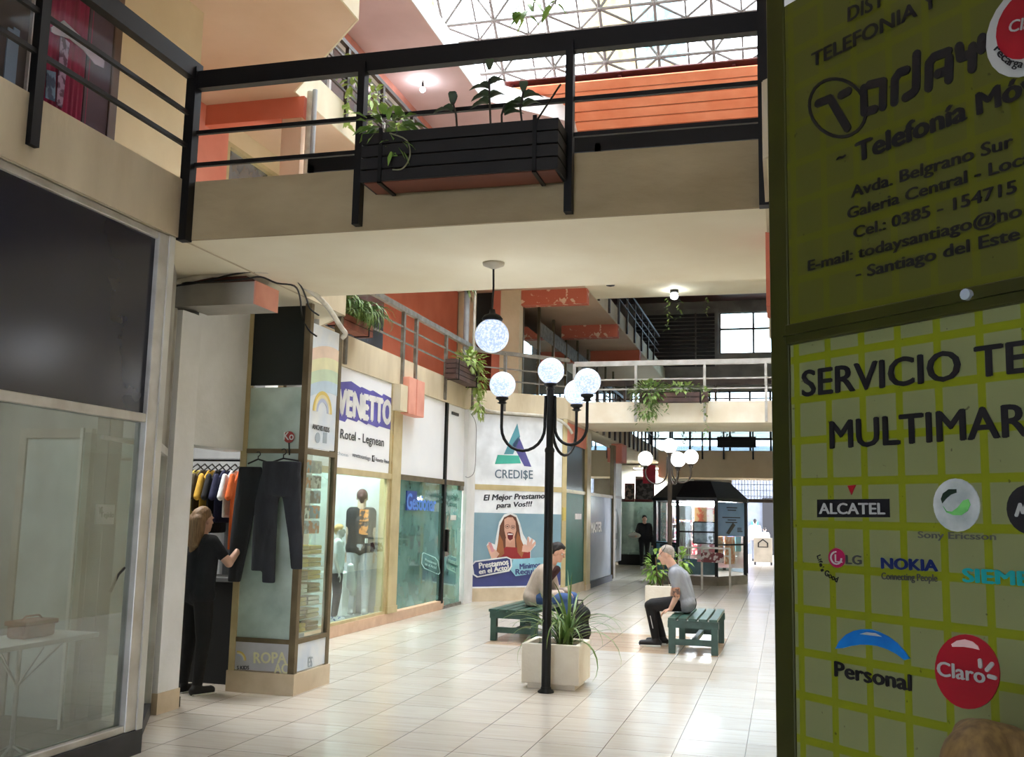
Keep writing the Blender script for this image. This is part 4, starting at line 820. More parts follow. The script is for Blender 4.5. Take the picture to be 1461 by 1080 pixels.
pt('Cel.: 0385 - 154715',(1220,340.3),(1452,275),(1220,325),bold=.035)
pt('E-mail: todaysantiago@ho',(1155,387),(1459.5,309),(1155,372.5),bold=.035)
pt('- Santiago del Este',(1223.4,398.7),(1456.4,342),(1223.4,383),bold=.035)
def strokes(name,L,w,mt,par,c=.004):
    mb=MB()
    for l in L:
        q=pxs(PN,l)
        for i in range(len(q)-1):
            (a,b_),(a2,b2)=q[i],q[i+1]; d=math.hypot(a2-a,b2-b_); nx_,ny_=-(b2-b_)/d*w/2,(a2-a)/d*w/2
            mb.ppoly(PN,[(a+nx_,b_+ny_),(a2+nx_,b2+ny_),(a2-nx_,b2-ny_),(a-nx_,b_-ny_)],0,c)
        for a,b_ in q: mb.ppoly(PN,circ(a,b_,w/2,n=10),0,c+.0005)
    return mb.build(name,mt,par)
cx=lambda x,y:(1090+x/2.571,y/2.571)
el=[cx(273+math.cos(t)*107*1-math.sin(t)*20,396+math.sin(t)*108+math.cos(t)*30) for t in [2*PI*k/28 for k in range(28)]]
MB().pring(PN,pxs(PN,el),.010,0,.004).build('logo_ring',k1,up_)
strokes('logo_letters',[[cx(200,380),cx(245,362),cx(308,470)],[cx(285,350),cx(312,335)],[cx(368,325),cx(370,412),cx(408,402)],[cx(388,312),cx(440,300),cx(438,392)],[cx(480,375),cx(482,292),cx(498,268),cx(525,258)],[cx(562,200),cx(560,325),cx(548,342),cx(522,358)],[cx(606,322),cx(608,232),cx(625,210),cx(678,190)],[cx(682,215),cx(680,292)],[cx(640,272),cx(680,258)],[cx(718,172),cx(724,212),cx(768,196)],[cx(768,172),cx(766,252)],[cx(802,140),cx(800,182)]],.026,k1,up_)
red=M('red vinyl',(164,18,38),.4,rgb2=(136,12,28),sc=3)
c_=PN.ab(1467,41); wv=M('white vinyl',(176,178,174),.45)
MB().ppoly(PN,circ(*c_,.112,.118),0,.003).build('roundel_border',wv,up_); MB().ppoly(PN,circ(c_[0],c_[1]+.012,.082,.086),.002,.005).build('roundel',red,up_)
text('Claro',PN,(1442,48),(1461,44),(1442,32),wv,up_,bold=.02,c=.008,fit='Cl')
for s,p,q in (('re',(1420.5,72),(1429,84)),('ca',(1430,85),(1441,94)),('rga',(1442,94.5),(1460,98))):
    text(s,PN,p,q,(p[0]+6,p[1]-11),k1,up_,bold=.02,c=.006)
L=lo_
pt('SERVICIO TECNICO',(1146.7,565.7),(1371.7,541.2),(1146.2,530),par=L,bold=.03,fit='SERVICIO')
pt('MULTIMARCA',(1186.7,640),(1428,624.5),(1186.4,602),par=L,bold=.03,fit='MULTIMA')
MB().ppoly(PN,pxs(PN,[(1166.7,712.7),(1269.3,711.7),(1270,738),(1166.7,738)]),0,.003).build('name_plate',k1,L)
text('ALCATEL',PN,(1171.7,733),(1265,733.7),(1171.7,718.3),wv,L,bold=.03,c=.006)
MB().ppoly(PN,pxs(PN,[(1210,693),(1221.7,692),(1215.5,706)]),0,.003).build('red_triangle',red,L)
c_=PN.ab(1365,720.5); MB().ppoly(PN,circ(*c_,.066,.066),0,.003).build('silver_disc',M('silver vinyl',(206,212,210),.3,rgb2=(150,160,158),sc=9),L)
sw_=[(1347,722),(1352,729),(1360,730),(1368,724),(1376,714),(1383,712),(1386,720),(1382,729),(1373,735),(1362,735),(1352,731)]
MB().ppoly(PN,pxs(PN,sw_),.002,.005).build('green_swirl',M('green gel vinyl',(36,124,62),.25,rgb2=(120,200,110),sc=12),L)
MB().ppoly(PN,pxs(PN,[(1344,712),(1347,704),(1355,698),(1366,698),(1366,703),(1358,706),(1351,712),(1346,718)]),.002,.005).build('dark_swirl',M('dark green vinyl',(34,52,40),.3),L)
text('Sony Ericsson',PN,(1312,767.3),(1422.9,770.5),(1312,758),M('grey lettering vinyl',(84,86,78),.5),L)
c_=PN.ab(1470,727); MB().ppoly(PN,circ(*c_,.058,.058),0,.003).build('black_disc',k1,L); strokes('white_m',[[(1452,735),(1457,720),(1461,731),(1466,720),(1471,735)]],.008,wv,L,.006)
c_=PN.ab(1194.6,796); MB().ppoly(PN,circ(*c_,.030,.027),0,.003).build('magenta_disc',M('magenta vinyl',(160,26,76),.4),L)
q=[(c_[0]+.021*math.cos(t),c_[1]+.019*math.sin(t)) for t in [PI*.5+PI*1.5*k/12 for k in range(13)]]
mb=MB()
for i in range(12): 
    (a,b_),(a2,b2)=q[i],q[i+1]; mb.ppoly(PN,[(a,b_),(a2,b2),(c_[0]+(a2-c_[0])*.8,c_[1]+(b2-c_[1])*.8),(c_[0]+(a-c_[0])*.8,c_[1]+(b_-c_[1])*.8)],.003,.006)
mb.pbox(PN,c_[0]-.004,c_[1]-.01,c_[0]-.001,c_[1]+.01,.003,.006); mb.pbox(PN,c_[0]-.004,c_[1]-.012,c_[0]+.021,c_[1]-.009,.003,.006); mb.build('face_lines',wv,L)
text('LG',PN,(1209,804.3),(1230.8,805.3),(1209,792),M('grey lettering dark vinyl',(70,72,68),.5),L,bold=.04)
text("Life's",PN,(1167.5,793),(1174,816),(1172.5,792),k1,L,bold=.01); text('Good',PN,(1178,820),(1196,831),(1181,813),k1,L,bold=.01)
nv=M('navy vinyl',(16,36,96),.45); text('NOKIA',PN,(1260,811),(1339.4,815),(1260,796),nv,L,bold=.055); text('Connecting People',PN,(1260,826.4),(1339.4,829.8),(1260,816.8),M('grey lettering dark vinyl',(70,72,68),.5),L)
text('SIEMENS',PN,(1376.6,829.8),(1449,834.5),(1376.6,811),M('teal vinyl',(10,150,150),.45),L,bold=.05,fit='SIEM')
cz=lambda x,y:(1090+x/3.175,740+y/3.175)
MB().ppoly(PN,pxs(PN,[cz(*p) for p in ((328,588),(345,555),(375,525),(410,508),(445,501),(485,501),(525,512),(565,532),(605,562),(640,600),(664,634),(640,640),(605,614),(565,592),(520,577),(480,571),(440,570),(400,576),(360,586))]),0,.004).build('blue_arc',M('blue gel vinyl',(10,96,176),.3,rgb2=(20,120,196),sc=10),L)
MB().ppoly(PN,pxs(PN,[cz(*p) for p in ((440,522),(470,514),(510,518),(540,534),(505,530),(470,526))]),.003,.006).build('arc_highlight',wv,L)
text('Personal',PN,cz(328,712),cz(672,779),cz(328,646),k1,L,bold=.045)
el=[cz(925+math.cos(t)*145+math.sin(t)*-22,693+math.sin(t)*165+math.cos(t)*38) for t in [2*PI*k/32 for k in range(32)]]
MB().ppoly(PN,pxs(PN,el),0,.004).build('red_disc',red,L)
MB().ppoly(PN,pxs(PN,[cz(*p) for p in ((855,568),(880,552),(915,546),(950,556),(975,576),(982,594),(950,586),(910,580),(880,580),(860,580))]),.003,.006).build('disc_highlight',M('pale pink vinyl',(226,190,186),.4),L)
text('Claro',PN,cz(797,708),cz(1012,744),cz(797,645),wv,L,bold=.03,c=.008)
strokes('rays',[[cz(986,642),cz(988,668)],[cz(1018,684),cz(1040,658)],[cz(1028,713),cz(1054,720)]],.010,wv,L,.008)
# ------------------------------------------------------------------ globe lamps
def globemat(name,c1,c2,e):
    mt=M(name,c1,.25,rgb2=c2,sc=60,lo=.40,hi=.58); nt=mt.node_tree; b=nt.nodes['Principled BSDF']; rp=[n for n in nt.nodes if n.type=='VALTORGB'][0]
    nt.links.new(rp.outputs[0],b.inputs['Emission Color']); b.inputs['Emission Strength'].default_value=e; b.inputs['Coat Weight'].default_value=.3
    b.inputs['Transmission Weight'].default_value=0; return mt
def glow(p,r,e,par):
    l=bpy.data.lights.new('lamp_light','POINT'); l.energy=e; l.shadow_soft_size=r+.012; l.color=(.95,.98,1)
    o=bpy.data.objects.new('lamp_light',l); COL.objects.link(o); o.parent=par; o.location=topmat(par).inverted()@V(p)
gl1=globemat('speckled bluish globe',(226,235,252),(172,196,242),.16); gl2=globemat('lit white globe',(250,252,252),(226,240,238),1.0)
pn=thing('pendant_lamp','glass globe pendant lamp hanging under the near bridge','lamp',(-2.09,7.06,Z1))
c=V((-2.09,7.06,2.92)); R=.128
MB().lathe([(.005,Z1-.001),(.085,Z1-.002),(.08,Z1-.02),(.02,Z1-.045),(.012,Z1-.05)][::-1],(c.x,c.y,0),20).build('ceiling_rose',M('cream lamp rose',(196,186,164),.5),pn)
MB().tube([(c.x,c.y,Z1-.04),(c.x+.004,c.y,3.3),(c.x-.002,c.y,3.12)],.008,8).build('cord',rubber,pn)
MB().lathe([(.01,.0),(.075,.005),(.08,.02),(.06,.045),(.025,.06),(.02,.09)],(c.x,c.y,c.z+.11),18).build('cap',blackm,pn)
MB().ell(c,R,n=32,m=20).build('globe',gl1,pn); glow(c,R,6.5,pn)
def lamp(name,label,x,y,arms,ztop,mat,gm,rg=.125,zarm=2.83):
    t=thing(name,label,'street lamp',(x,y,0))
    p=MB(); p.tube([(x,y,0),(x,y,2.2)],.042,14); p.build('lower_pole',mat,t); MB().cyl((x,y,2.2),(x,y,ztop-.1),.033,14).build('upper_pole',mat,t)
    MB().lathe([(.042,2.18),(.047,2.19),(.047,2.21),(.036,2.23)],(x,y,0)).build('collar',mat,t)
    MB().lathe([(.075,0),(.075,.012),(.05,.03),(.045,.05)],(x,y,0)).build('base_plate',mat,t)
    def fit(q,a):
        MB().lathe([(.022,-.0),(.05,.012),(.03,.02),(.035,.035),(.062,.05),(.06,.068),(.03,.07)],q-V((0,0,rg+.062)),16).build('lamp_holder',mat,a)
        MB().ell(q,rg,n=28,m=18).build('globe',gm,a); glow(q,rg,2.8,a)
    fit(V((x,y,ztop)),t)
    for dx,dy,dz in arms:
        e=V((x+dx,y+dy,zarm+dz)); d=V((dx,dy,0)); L_=d.length; d/=L_
        s=.06; pts=[V((x,y,2.72))+d*.045,V((x,y,2.5))+d*.05]; Rr=(L_-.05)/2
        for k in range(13):
            a=PI+PI*k/12; pts.append(V((x,y,2.42))+d*(.05+Rr+Rr*math.cos(a))+V((0,0,Rr*math.sin(a)*1.05)))
        pts+=[e-V((0,0,rg+.06))]
        a=MB().tube(pts,.0145,10).build('arm',mat,t); fit(e,a)
    return t
lamp('street_lamp','black street lamp with four globes in front of the concrete planter',-2.115,9.15,((-.475,0,0),(.365,-.06,.01),(.15,.5,-.02)),2.955,blackm,gl1)
lamp('street_lamp','brown street lamp with cluster of white globes farther down the gallery',-2.02,18.6,((-.45,.0,-.12),(.1,.35,-.1),(.38,.1,-.08),(.2,-.42,-.16)),2.92,brownm,gl2,.135,2.8)
# bulbs
def bulb(label,p,cordtop,e=12):
    t=thing('light_bulb',label,'bulb',p); p=V(p)
    MB().tube([V(cordtop),p+V((0,0,.12))],.008,6).build('cord',rubber,t); MB().cyl(p+V((0,0,.05)),p+V((0,0,.14)),.022).build('socket',rubber,t)
    MB().ell(p,.05).build('glass',M('lit bulb %s'%e,(240,250,255),.4,emit=e),t)
bulb('bare lit bulb hanging on a cord left of the flower box on the bridge',aY(10.75,443,240),aY(11.0,455,112)[:2]+(Z2,) if 0 else (aY(10.75,443,240).x,10.75,6.53),25)
q=aZ(9.42,603,128); bulb('bare lit bulb under the pink ceiling high at left',(q.x,q.y,9.42),(q.x,q.y,9.6),25)
q=aZ(6.4,962,422); t=thing('ceiling_spot','small lit ceiling spotlight under the upper bridge at centre','light',(q.x,q.y,6.4)); MB().cyl((q.x,q.y,6.46),(q.x,q.y,6.53),.09).build('base',rubber,t); MB().ell((q.x,q.y,6.40),.085).build('lens',M('lit bulb 8',(240,250,255),.4,emit=8),t)
q=aZ(3.45,873,408); 
q=aZ(6.47,871,407); tag(MB().lathe([(.01,6.44),(.09,6.46),(.1,6.52)],(q.x,q.y,0)).build('smoke_detector',rubber,None),'small black round fitting under the upper bridge, left of the lit spotlight','fitting')
# ------------------------------------------------------------------ planters and plants
conc=M('cream painted concrete',(236,228,212),.7,rgb2=(220,208,188),sc=3,bump=.15,bsc=40)
soil=M('dark soil',(46,36,28),.95,bump=.6,bsc=60)
g1=M('strap leaf green',(74,112,50),.5,rgb2=(120,142,70),sc=6); g2=M('ivy green',(92,126,62),.5,rgb2=(150,170,96),sc=9); g3=M('fresh green',(96,140,52),.5,rgb2=(150,184,84),sc=8); g4=M('dark leaf green',(40,60,36),.5,rgb2=(64,84,48),sc=8); dry=M('dry stem',(110,88,60),.8)
def pot(label,x,y,w,h,z=0):
    t=thing('planter',label,'planter',(x,y,z)); a=w/2; mb=MB()
    mb.box((x-a,y-a,z+.05),(x+a,y-a+.05,z+h)); mb.box((x-a,y+a-.05,z+.05),(x+a,y+a,z+h)); mb.box((x-a,y-a+.05,z+.05),(x-a+.05,y+a-.05,z+h)); mb.box((x+a-.05,y-a+.05,z+.05),(x+a,y+a-.05,z+h)); mb.box((x-a+.05,y-a+.05,z+.05),(x+a-.05,y+a-.05,z+.1))
    mb.build('tub',conc,t,.01)
    MB().box((x-a+.05,y-a+.05,z),(x+a-.05,y+a-.05,z+.05)).build('foot',conc,t)
    MB().box((x-a+.05,y-a+.05,z+.1),(x+a-.05,y+a-.05,z+h-.05)).build('soil',soil,t)
    return t
pot('square cream concrete planter with long strappy leaves behind the black lamp pole',-2.11,9.56,.55,.41)
sp=thing('strappy_plant','strappy long-leaved plant growing in the concrete planter by the lamp pole','plant',(-2.08,9.56,.36)); rr=random.Random(5)
mb=MB(); cp=V((-2.02,9.55,.37))
def strap(mb,p,az,L,lift,w,droop,seg=9):
    d=V((math.cos(az),math.sin(az),0)); side=V((-d.y,d.x,0)); vs=[];fs=[]
    x=0;z=0;ang=lift
    for i in range(seg+1):
        t=i/seg; ww=w*(.55+.45*math.sin(PI*min(1,t*1.1+.15)))*(1-t**4)/1.0+.001; c=p+d*x+V((0,0,z)); nrm=V((0,0,1))
        vs+=[c-side*ww/2+V((0,0,ww*.2)),c,c+side*ww/2+V((0,0,ww*.2))]
        x+=L/seg*math.cos(ang); z+=L/seg*math.sin(ang); ang-=droop/seg*(1+t*1.5)
    for i in range(seg):
        a=i*3; fs+=[(a,a+1,a+4,a+3),(a+1,a+2,a+5,a+4)]
    mb.add(vs,fs,True)
for k in range(46): strap(mb,cp+V((rr.uniform(-.06,.06),rr.uniform(-.06,.06),0)),rr.uniform(0,2*PI),rr.uniform(.45,.85),rr.uniform(.85,1.5),rr.uniform(.02,.034),rr.uniform(.4,1.9))
for az,L,lift,dr,w in ((PI-.2,.62,1.15,.2,.04),(PI+.35,.66,.85,.9,.03),(PI+.6,.75,.7,1.9,.022),(-.15,.75,1.0,1.5,.022),(.1,.7,.55,.5,.014),(-.35,.85,.75,1.7,.024),(-.6,.72,.5,2.0,.03),(PI-.6,.5,1.3,.4,.03),(.3,.6,1.25,1.4,.02),(.0,.55,1.35,.9,.02)): strap(mb,cp,az,L,lift,w,dr)
mb.build('leaves',g1,sp); MB().tube([cp,cp+V((0,0,.12))],[.05,.02],8).build('stem',dry,sp)
pot('square cream concrete planter far behind the seated man in grey',-2.1,17.95,.5,.42)
def bush(mb,c,r,n,size,rr,down=0):
    for k in range(n):
        d=V((rr.gauss(0,1),rr.gauss(0,1),rr.gauss(0,1))).normalized(); p=V(c)+V((d.x*r[0],d.y*r[1],d.z*r[2]))*rr.random()**.4
        mb.leaf(p,d+V((0,0,rr.uniform(-.3,.4)-down)),size*rr.uniform(.7,1.3),size*rr.uniform(.45,.7),.3,2)
t=thing('leafy_plant','leafy green plant in the far planter, partly hidden by the man in grey','plant',(-2.1,17.95,.37)); mb=MB(); bush(mb,(-2.2,17.95,.72),(.16,.15,.32),70,.14,rr); bush(mb,(-1.75,17.98,.85),(.12,.12,.22),40,.14,rr); mb.build('leaves',g3,t)
mb=MB()
for dx in (-.1,.05,.3): mb.tube([(-2.1+dx*.5,17.95,.36),(-2.1+dx,17.95,.9)],.01,6)
mb.build('stems',dry,t)
# flower box on the bridge railing
def slatbox(name,label,cat,o,u,L,D,H,mat,n=4,bmat=None):
    pl=Pl(o,u); t=thing(name,label,cat,pl.p(L/2,0,D/2)); hh=H/n
    for k in range(n):
        mb=MB(); b0=k*hh+.006; b1=(k+1)*hh-.006
        mb.pbox(pl,0,b0,L,b1,D-.02,D); mb.pbox(pl,0,b0,L,b1,0,.02); mb.pbox(pl,0,b0,.02,b1,.02,D-.02); mb.pbox(pl,L-.02,b0,L,b1,.02,D-.02); mb.build('slat_course',mat,t)
    MB().pbox(pl,.02,.0,L-.02,.02,.02,D-.02).build('bottom_board',bmat or mat,t)
    MB().pbox(pl,.025,.02,L-.025,H-.04,.025,D-.025).build('soil',soil,t)
    for a in (.12,L-.16):
        mb=MB(); mb.pbox(pl,a,-.012,a+.025,.0,0,D+.01); mb.pbox(pl,a,-.012,a+.025,H+.02,D,D+.01); mb.build('hanger_strap',blackm,t)
    return t,pl
darkwood=M('black stained wood',(9,8,7),.65,rgb2=(6,5,5),sc=4,stretch=(1,1,8))
fb,fp=slatbox('flower_box','long black wooden flower box hung on the near bridge railing','planter box',(-2.6,5.975,3.69),(1,0,0),1.30,.26,.335,darkwood,4,M('reddish wood underside',(120,62,42),.6))
pl1=thing('orchid_plant','dark stemmed plants growing in the flower box on the bridge','plant',(-2.0,5.85,4.17)); rr=random.Random(9); mb=MB(); st_=MB()
for (x0,y0),(x1,y1),lv in (((700,170),(698,112),((688,128,-1),(706,120,1),(690,150,-1),(708,140,1),(699,100,0),(686,140,-1))),((745,170),(747,130),((742,150,-1),(752,140,1),(756,152,1),(748,132,0))),((652,174),(646,146),((640,160,-1),(650,150,0),(643,148,0))),((716,170),(720,150),((724,158,1),(728,164,1)))):
    a,b_=aY(5.84,x0,y0+8),aY(5.84,x1,y1); st_.tube([a,a.lerp(b_,.5)+V((rr.uniform(-.02,.02),0,0)),b_],.007,6)
    for lx,ly,s in lv:
        p=aY(5.84,lx,ly); q=a.lerp(b_,.6); root=V((b_.x,5.84,p.z)) 
        mb.leaf(root,V((s*1.0,rr.uniform(-.3,.3),.55 if s else 1.2)),.15,.06,.5,4); mb.leaf(root+V((0,.0,.01)),V((s*.8,.1,.75)),.13,.055,.6,4,(0,1,0))
for _ in range(2):
    st_.tube([aY(5.84,762,178),aY(5.84,800,120)],.006,6)
mb.build('leaves',g4,pl1); st_.build('stems',M('dark stem',(60,54,46),.8),pl1)
pl2=thing('leafy_plant','light green leafy plant at the left end of the flower box on the bridge','plant',(-2.6,5.85,4.17)); mb=MB(); bush(mb,aY(5.80,553,178),(.17,.08,.1),60,.1,rr); bush(mb,aY(5.70,560,205),(.12,.02,.1),10,.07,rr,.5); mb.build('leaves',g3,pl2)
mb=MB(); mb.tube(smooth([aY(5.70,*q) for q in ((556,190),(580,200),(585,222),(575,240),(560,242))]),.005,6); mb.tube([aY(5.78,550,190),aY(5.78,552,172)],.006,6); mb.build('stems',M('pale stem',(150,150,120),.8),pl2)
# hanging plants along the balconies
brwood=M('brown weathered planks',(96,70,62),.6,rgb2=(70,52,48),sc=4)
struct('ceiling',MB().box((-4.08,6.06,Z2),(-.08,7.93,Z2t)),peach)
vine=lambda mb,p,n,L,rr,sz: [mb.leaf(V(p)+V((rr.uniform(-.03,.03),rr.uniform(-.03,.03),-L*k/n)),V((rr.gauss(0,1),rr.gauss(0,1),-.3)),sz*rr.uniform(.7,1.2),sz*.6,.3,2) for k in range(n)]
v1=thing('trailing_plant','green leafy sprig hanging from above at the top centre of the view','plant',(-2.0,8.0,6.5)); mb=MB(); rr=random.Random(4); q=smooth([V((-1.95,7.97,6.9)),V((-1.98,8.02,6.4)),V((-2.05,8.0,6.1)),V((-2.06,8.0,5.98))])
st_=MB().tube(q,.008,6)
for px_,py_ in ((742,14),(752,20),(744,28),(757,30),(750,8),(738,22),(790,8),(786,14),(796,12),(762,6),(748,34)): 
    p=aY(8.0,px_,py_-5); mb.leaf(p,V((rr.uniform(-1,1),rr.uniform(-.6,.2),-.6)),.13,.09,.4,4)
st_.tube(smooth([V((-1.95,7.97,6.9)),V((-1.86,8.0,6.4)),V((-1.86,8.0,6.02))]),.007,6)
mb.build('leaves',g3,v1); st_.build('stems',M('pale stem',(150,150,120),.8),v1)
trw=M('terracotta stained wood',(150,84,62),.6,rgb2=(120,62,48),sc=5)
h1,hp1=slatbox('planter_box','reddish planter box with spiky plant on the balcony, behind the clothes showcase','planter box',(-5.49,11.15,3.90),(0,1,0),1.1,.2,.17,trw,2)
s1_=thing('spiky_plant','dense spiky green plant overflowing the reddish planter box','plant',(-5.38,11.9,4.0)); mb=MB()
for k in range(190):
    strap(mb,V((-5.37+rr.uniform(-.05,.05),rr.uniform(11.25,12.2),4.04)),rr.choice((rr.uniform(-.9,.9),rr.uniform(0,2*PI))),rr.uniform(.4,.68),rr.uniform(.7,1.45),rr.uniform(.032,.05),rr.uniform(1.6,2.8),6)
mb.build('leaves',g1,s1_)
h2,hp2=slatbox('planter_box','brown slatted planter box with trailing plant at the far corner of the balcony','planter box',(-5.47,15.75,3.84),(0,1,0),1.3,.2,.34,brwood,4)
s2_=thing('trailing_plant','bushy light green plant trailing down from the brown slatted planter box','plant',(-5.3,17,4.1)); mb=MB()
bush(mb,(-5.35,16.75,4.28),(.22,.42,.2),150,.13,rr); bush(mb,(-5.3,17.1,4.0),(.14,.3,.3),110,.11,rr,.4); bush(mb,(-5.28,17.1,3.55),(.08,.2,.3),60,.09,rr,.6)
mb.build('leaves',M('yellow green leaf',(132,160,72),.5,rgb2=(168,186,104),sc=8),s2_)
v2=thing('climbing_plant','small ivy clinging to the grey drain pipe above the balcony corner','plant',(-5.55,17.3,5.5)); mb=MB(); bush(mb,(-5.56,17.2,5.95),(.12,.14,.45),90,.09,rr,.3); mb.build('leaves',g2,v2)
h3,hp3=slatbox('planter_box','brown plank planter box on the railing of the farther bridge','planter box',(-2.75,19.93,3.86),(1,0,0),1.35,.2,.2,brwood,2)
s3_=thing('trailing_plant','ivy spilling from the planter box over the face of the farther bridge','plant',(-2.5,19.75,4.1)); mb=MB()
bush(mb,(-2.55,19.76,4.08),(.36,.14,.22),300,.1,rr); bush(mb,(-1.95,19.8,4.14),(.5,.1,.1),150,.1,rr); bush(mb,(-2.6,19.72,3.72),(.32,.06,.2),120,.075,rr,.5)
for x,L in ((-2.75,.45),(-2.6,.55),(-2.45,.4),(-2.2,.25),(-1.45,.9)): vine(mb,(x,19.72,3.85),int(L*24),L,rr,.075)
bush(mb,(-1.45,19.76,4.02),(.12,.1,.1),30,.09,rr)
mb.build('leaves',g2,s3_)
v3=thing('trailing_plant','thin vine hanging from the upper bridge near the lit ceiling spotlight','plant',(-2.4,20.1,6.4)); mb=MB()
for x,L,zz in ((-2.45,.75,6.5),(-2.2,.5,6.5),(-1.6,.4,6.48)): vine(mb,(x,20.05 if 0 else 22.2,zz),int(L*26),L,rr,.09)
mb.build('leaves',g2,v3)
v4=thing('trailing_plant','leafy vine hanging on the second floor railing at the left, left of the bulb','plant',(-5.45,12.0,7.2)); mb=MB()
for y,L in ((11.5,.9),(12.3,.7),(13.2,.9),(14.2,.6)): vine(mb,(-5.45,y,7.45),int(L*30),L,rr,.12); bush(mb,(-5.45,y,7.35),(.1,.3,.16),26,.12,rr)
mb.build('leaves',M('yellow green leaf',(132,160,72),.5),v4)
h5,hp5=slatbox('planter_box','black planter box on the railing of the farthest bridge','planter box',(-2.1,33.92,3.95),(1,0,0),1.25,.2,.35,darkwood,2)
v5=thing('leafy_plant','dark small plant in the black planter box on the farthest bridge','plant',(-1.9,33.8,4.3)); mb=MB(); bush(mb,(-1.75,33.8,4.4),(.2,.1,.14),40,.12,rr); mb.build('leaves',g4,v5)
v6=thing('trailing_plant','dangling dark ivy above the globes of the second street lamp','plant',(-2.3,22.1,3.4)); mb=MB()
for x,L in ((-2.65,.2),(-2.1,.3),(-1.9,.35)): vine(mb,(x,22.16,3.5),int(L*30),L,rr,.08)
mb.build('leaves',g4,v6)
# ------------------------------------------------------------------ benches
green=M('bench green paint',(30,62,50),.42,rgb2=(44,80,68),sc=7)
def bench(label,x0,x1,y0,L,h,rz=0):
    cx_=(x0+x1)/2; W=x1-x0; t=thing('bench',label,'bench',(0,0,0)); n=5; w_=W/n
    for k in range(n):
        a=-W/2+w_*k; MB().box((a+.012,-L/2,h-.035),(a+w_-.012,L/2,h)).build('slat',green,t,.004)
    for s in (-1,1):
        y=s*(L/2-.12); MB().box((-W/2+.0,y-.035,h-.12),(W/2,y+.035,h-.036)).build('cross_rail',green,t)
        MB().box((-W/2+.06,y-.03,.1),(W/2-.06,y+.03,.17)).build('foot_rail',green,t)
        for q in (-1,1): MB().box((q*(W/2-.05)-.04,y-.036,0),(q*(W/2-.05)+.04,y+.036,h-.1)).build('leg',green,t,.004)
    MB().box((-.03,-L/2+.15,.11),(.03,L/2-.15,.16)).build('stretcher',green,t)
    t.location=(cx_,y0+L/2,0); t.rotation_euler=(0,0,rz); return t
bench('green slatted bench at right under the man in the grey t-shirt',-1.36,-.76,12.2,1.5,.42)
bench('green slatted bench at left under the man in the beige jacket, behind the planter',-3.62,-2.98,12.45,1.5,.40,-.05)
# ------------------------------------------------------------------ phone stall down the gallery
ks=thing('glass_kiosk','glazed kiosk with black sloping roof down the gallery, full of lit shelves','kiosk',(-2.05,26.4,0))
RG=[(-2.5,24.8),(-1.58,24.8),(-.95,26.0),(-.95,26.9),(-1.58,28.1),(-2.5,28.1),(-3.2,26.9),(-3.2,26.0)]
cxk,cyk=-2.06,26.45; sc_=lambda k:[(cxk+(x-cxk)*k,cyk+(y-cyk)*k) for x,y in RG]
MB().prism(sc_(1.03),0,.22).build('base',M('grey kiosk plinth',(150,142,132),.6,rgb2=(130,122,114),sc=4),ks)
r0=[V((x,y,2.02)) for x,y in sc_(1.06)]; r1=[V((x,y,2.1)) for x,y in sc_(1.06)]; r2=[V((x,y,2.52)) for x,y in sc_(.66)]
MB().loft([r0,r1,r2],True,False).build('roof',M('black kiosk roof',(22,24,28),.45),ks)
for x,y in RG: MB().box((x-.04,y-.04,.2),(x+.04,y+.04,2.03)).build('post',blackm,ks)
for i in range(8):
    p,q=RG[i],RG[(i+1)%8]; pl=Pl((p[0],p[1],0),(q[0]-p[0],q[1]-p[1],0)); Lk=math.hypot(q[0]-p[0],q[1]-p[1])
    MB().pbox(pl,.05,.22,Lk-.05,2.02,-.01,0).build('glass_pane',kioskglass,ks)
    if i in (0,1,7):
        mb=MB(); mb.pbox(pl,.04,.95 if i else 1.25,Lk-.04,.99 if i else 1.29,-.015,.01); mb.build('crossbar',blackm,ks)
    if i==1:
        MB().pbox(pl,.04,1.18,Lk-.06,2.0,.005,.02).build('blue_sign',M('steel blue sign',(128,168,214),.5,rgb2=(112,154,204),sc=2),ks)
        ln=MB()
        for (b0,a0,a1) in ((1.86,.45,.95),(1.80,.5,.9),(1.62,.25,1.1),(1.56,.5,.9),(1.50,.4,.95),(1.36,.95,1.15),(1.32,.95,1.15),(1.28,.95,1.2)): ln.pbox(pl,a0,b0,a1,b0+.025,.02,.024)
        ln.build('print_lines',M('dark blue print',(30,46,80),.5),ks)
        MB().ppoly(pl,[(.42,1.25),(.55,1.22),(.85,1.45),(.74,1.5)],.02,.03).build('phone_picture',M('dark phone print',(18,26,44),.4),ks)
        MB().pbox(pl,.06,.55,.4,1.16,-.08,-.05).build('orange_poster',M('orange poster',(240,140,90),.5,rgb2=(250,200,160),sc=9,lo=.5,hi=.55),ks); MB().pbox(pl,.5,.5,.95,1.16,-.08,-.05).build('orange_poster',MATS['orange poster'],ks)
        MB().pbox(pl,1.0,.8,1.25,1.16,-.08,-.05).build('cyan_poster',M('cyan poster',(150,210,230),.5),ks)
    if i==7:
        MB().pbox(pl,.05,.24,Lk-.05,1.0,-.04,-.015).build('pale_blue_board',M('pale blue board',(130,166,196),.5),ks)
        ln=MB(); ln.pbox(pl,.3,.88,1.2,.93,-.015,-.005); ln.pbox(pl,.45,.80,1.1,.84,-.015,-.005); ln.build('print_lines',MATS['dark blue print'] if 'dark blue print' in MATS else BK,ks)
KF=Pl((-2.5,24.8,0),(1,0,0))
pal=[(236,120,140),(244,244,240),(240,150,100),(120,150,190),(230,60,80),(250,220,190),(70,80,110),(200,220,230)]
shf=MB()
for z in (.62,1.02,1.42): shf.box((-2.9,27.3,z),(-1.2,27.6,z+.02))
shf.build('back_shelves',WHT,ks); rr=random.Random(2)
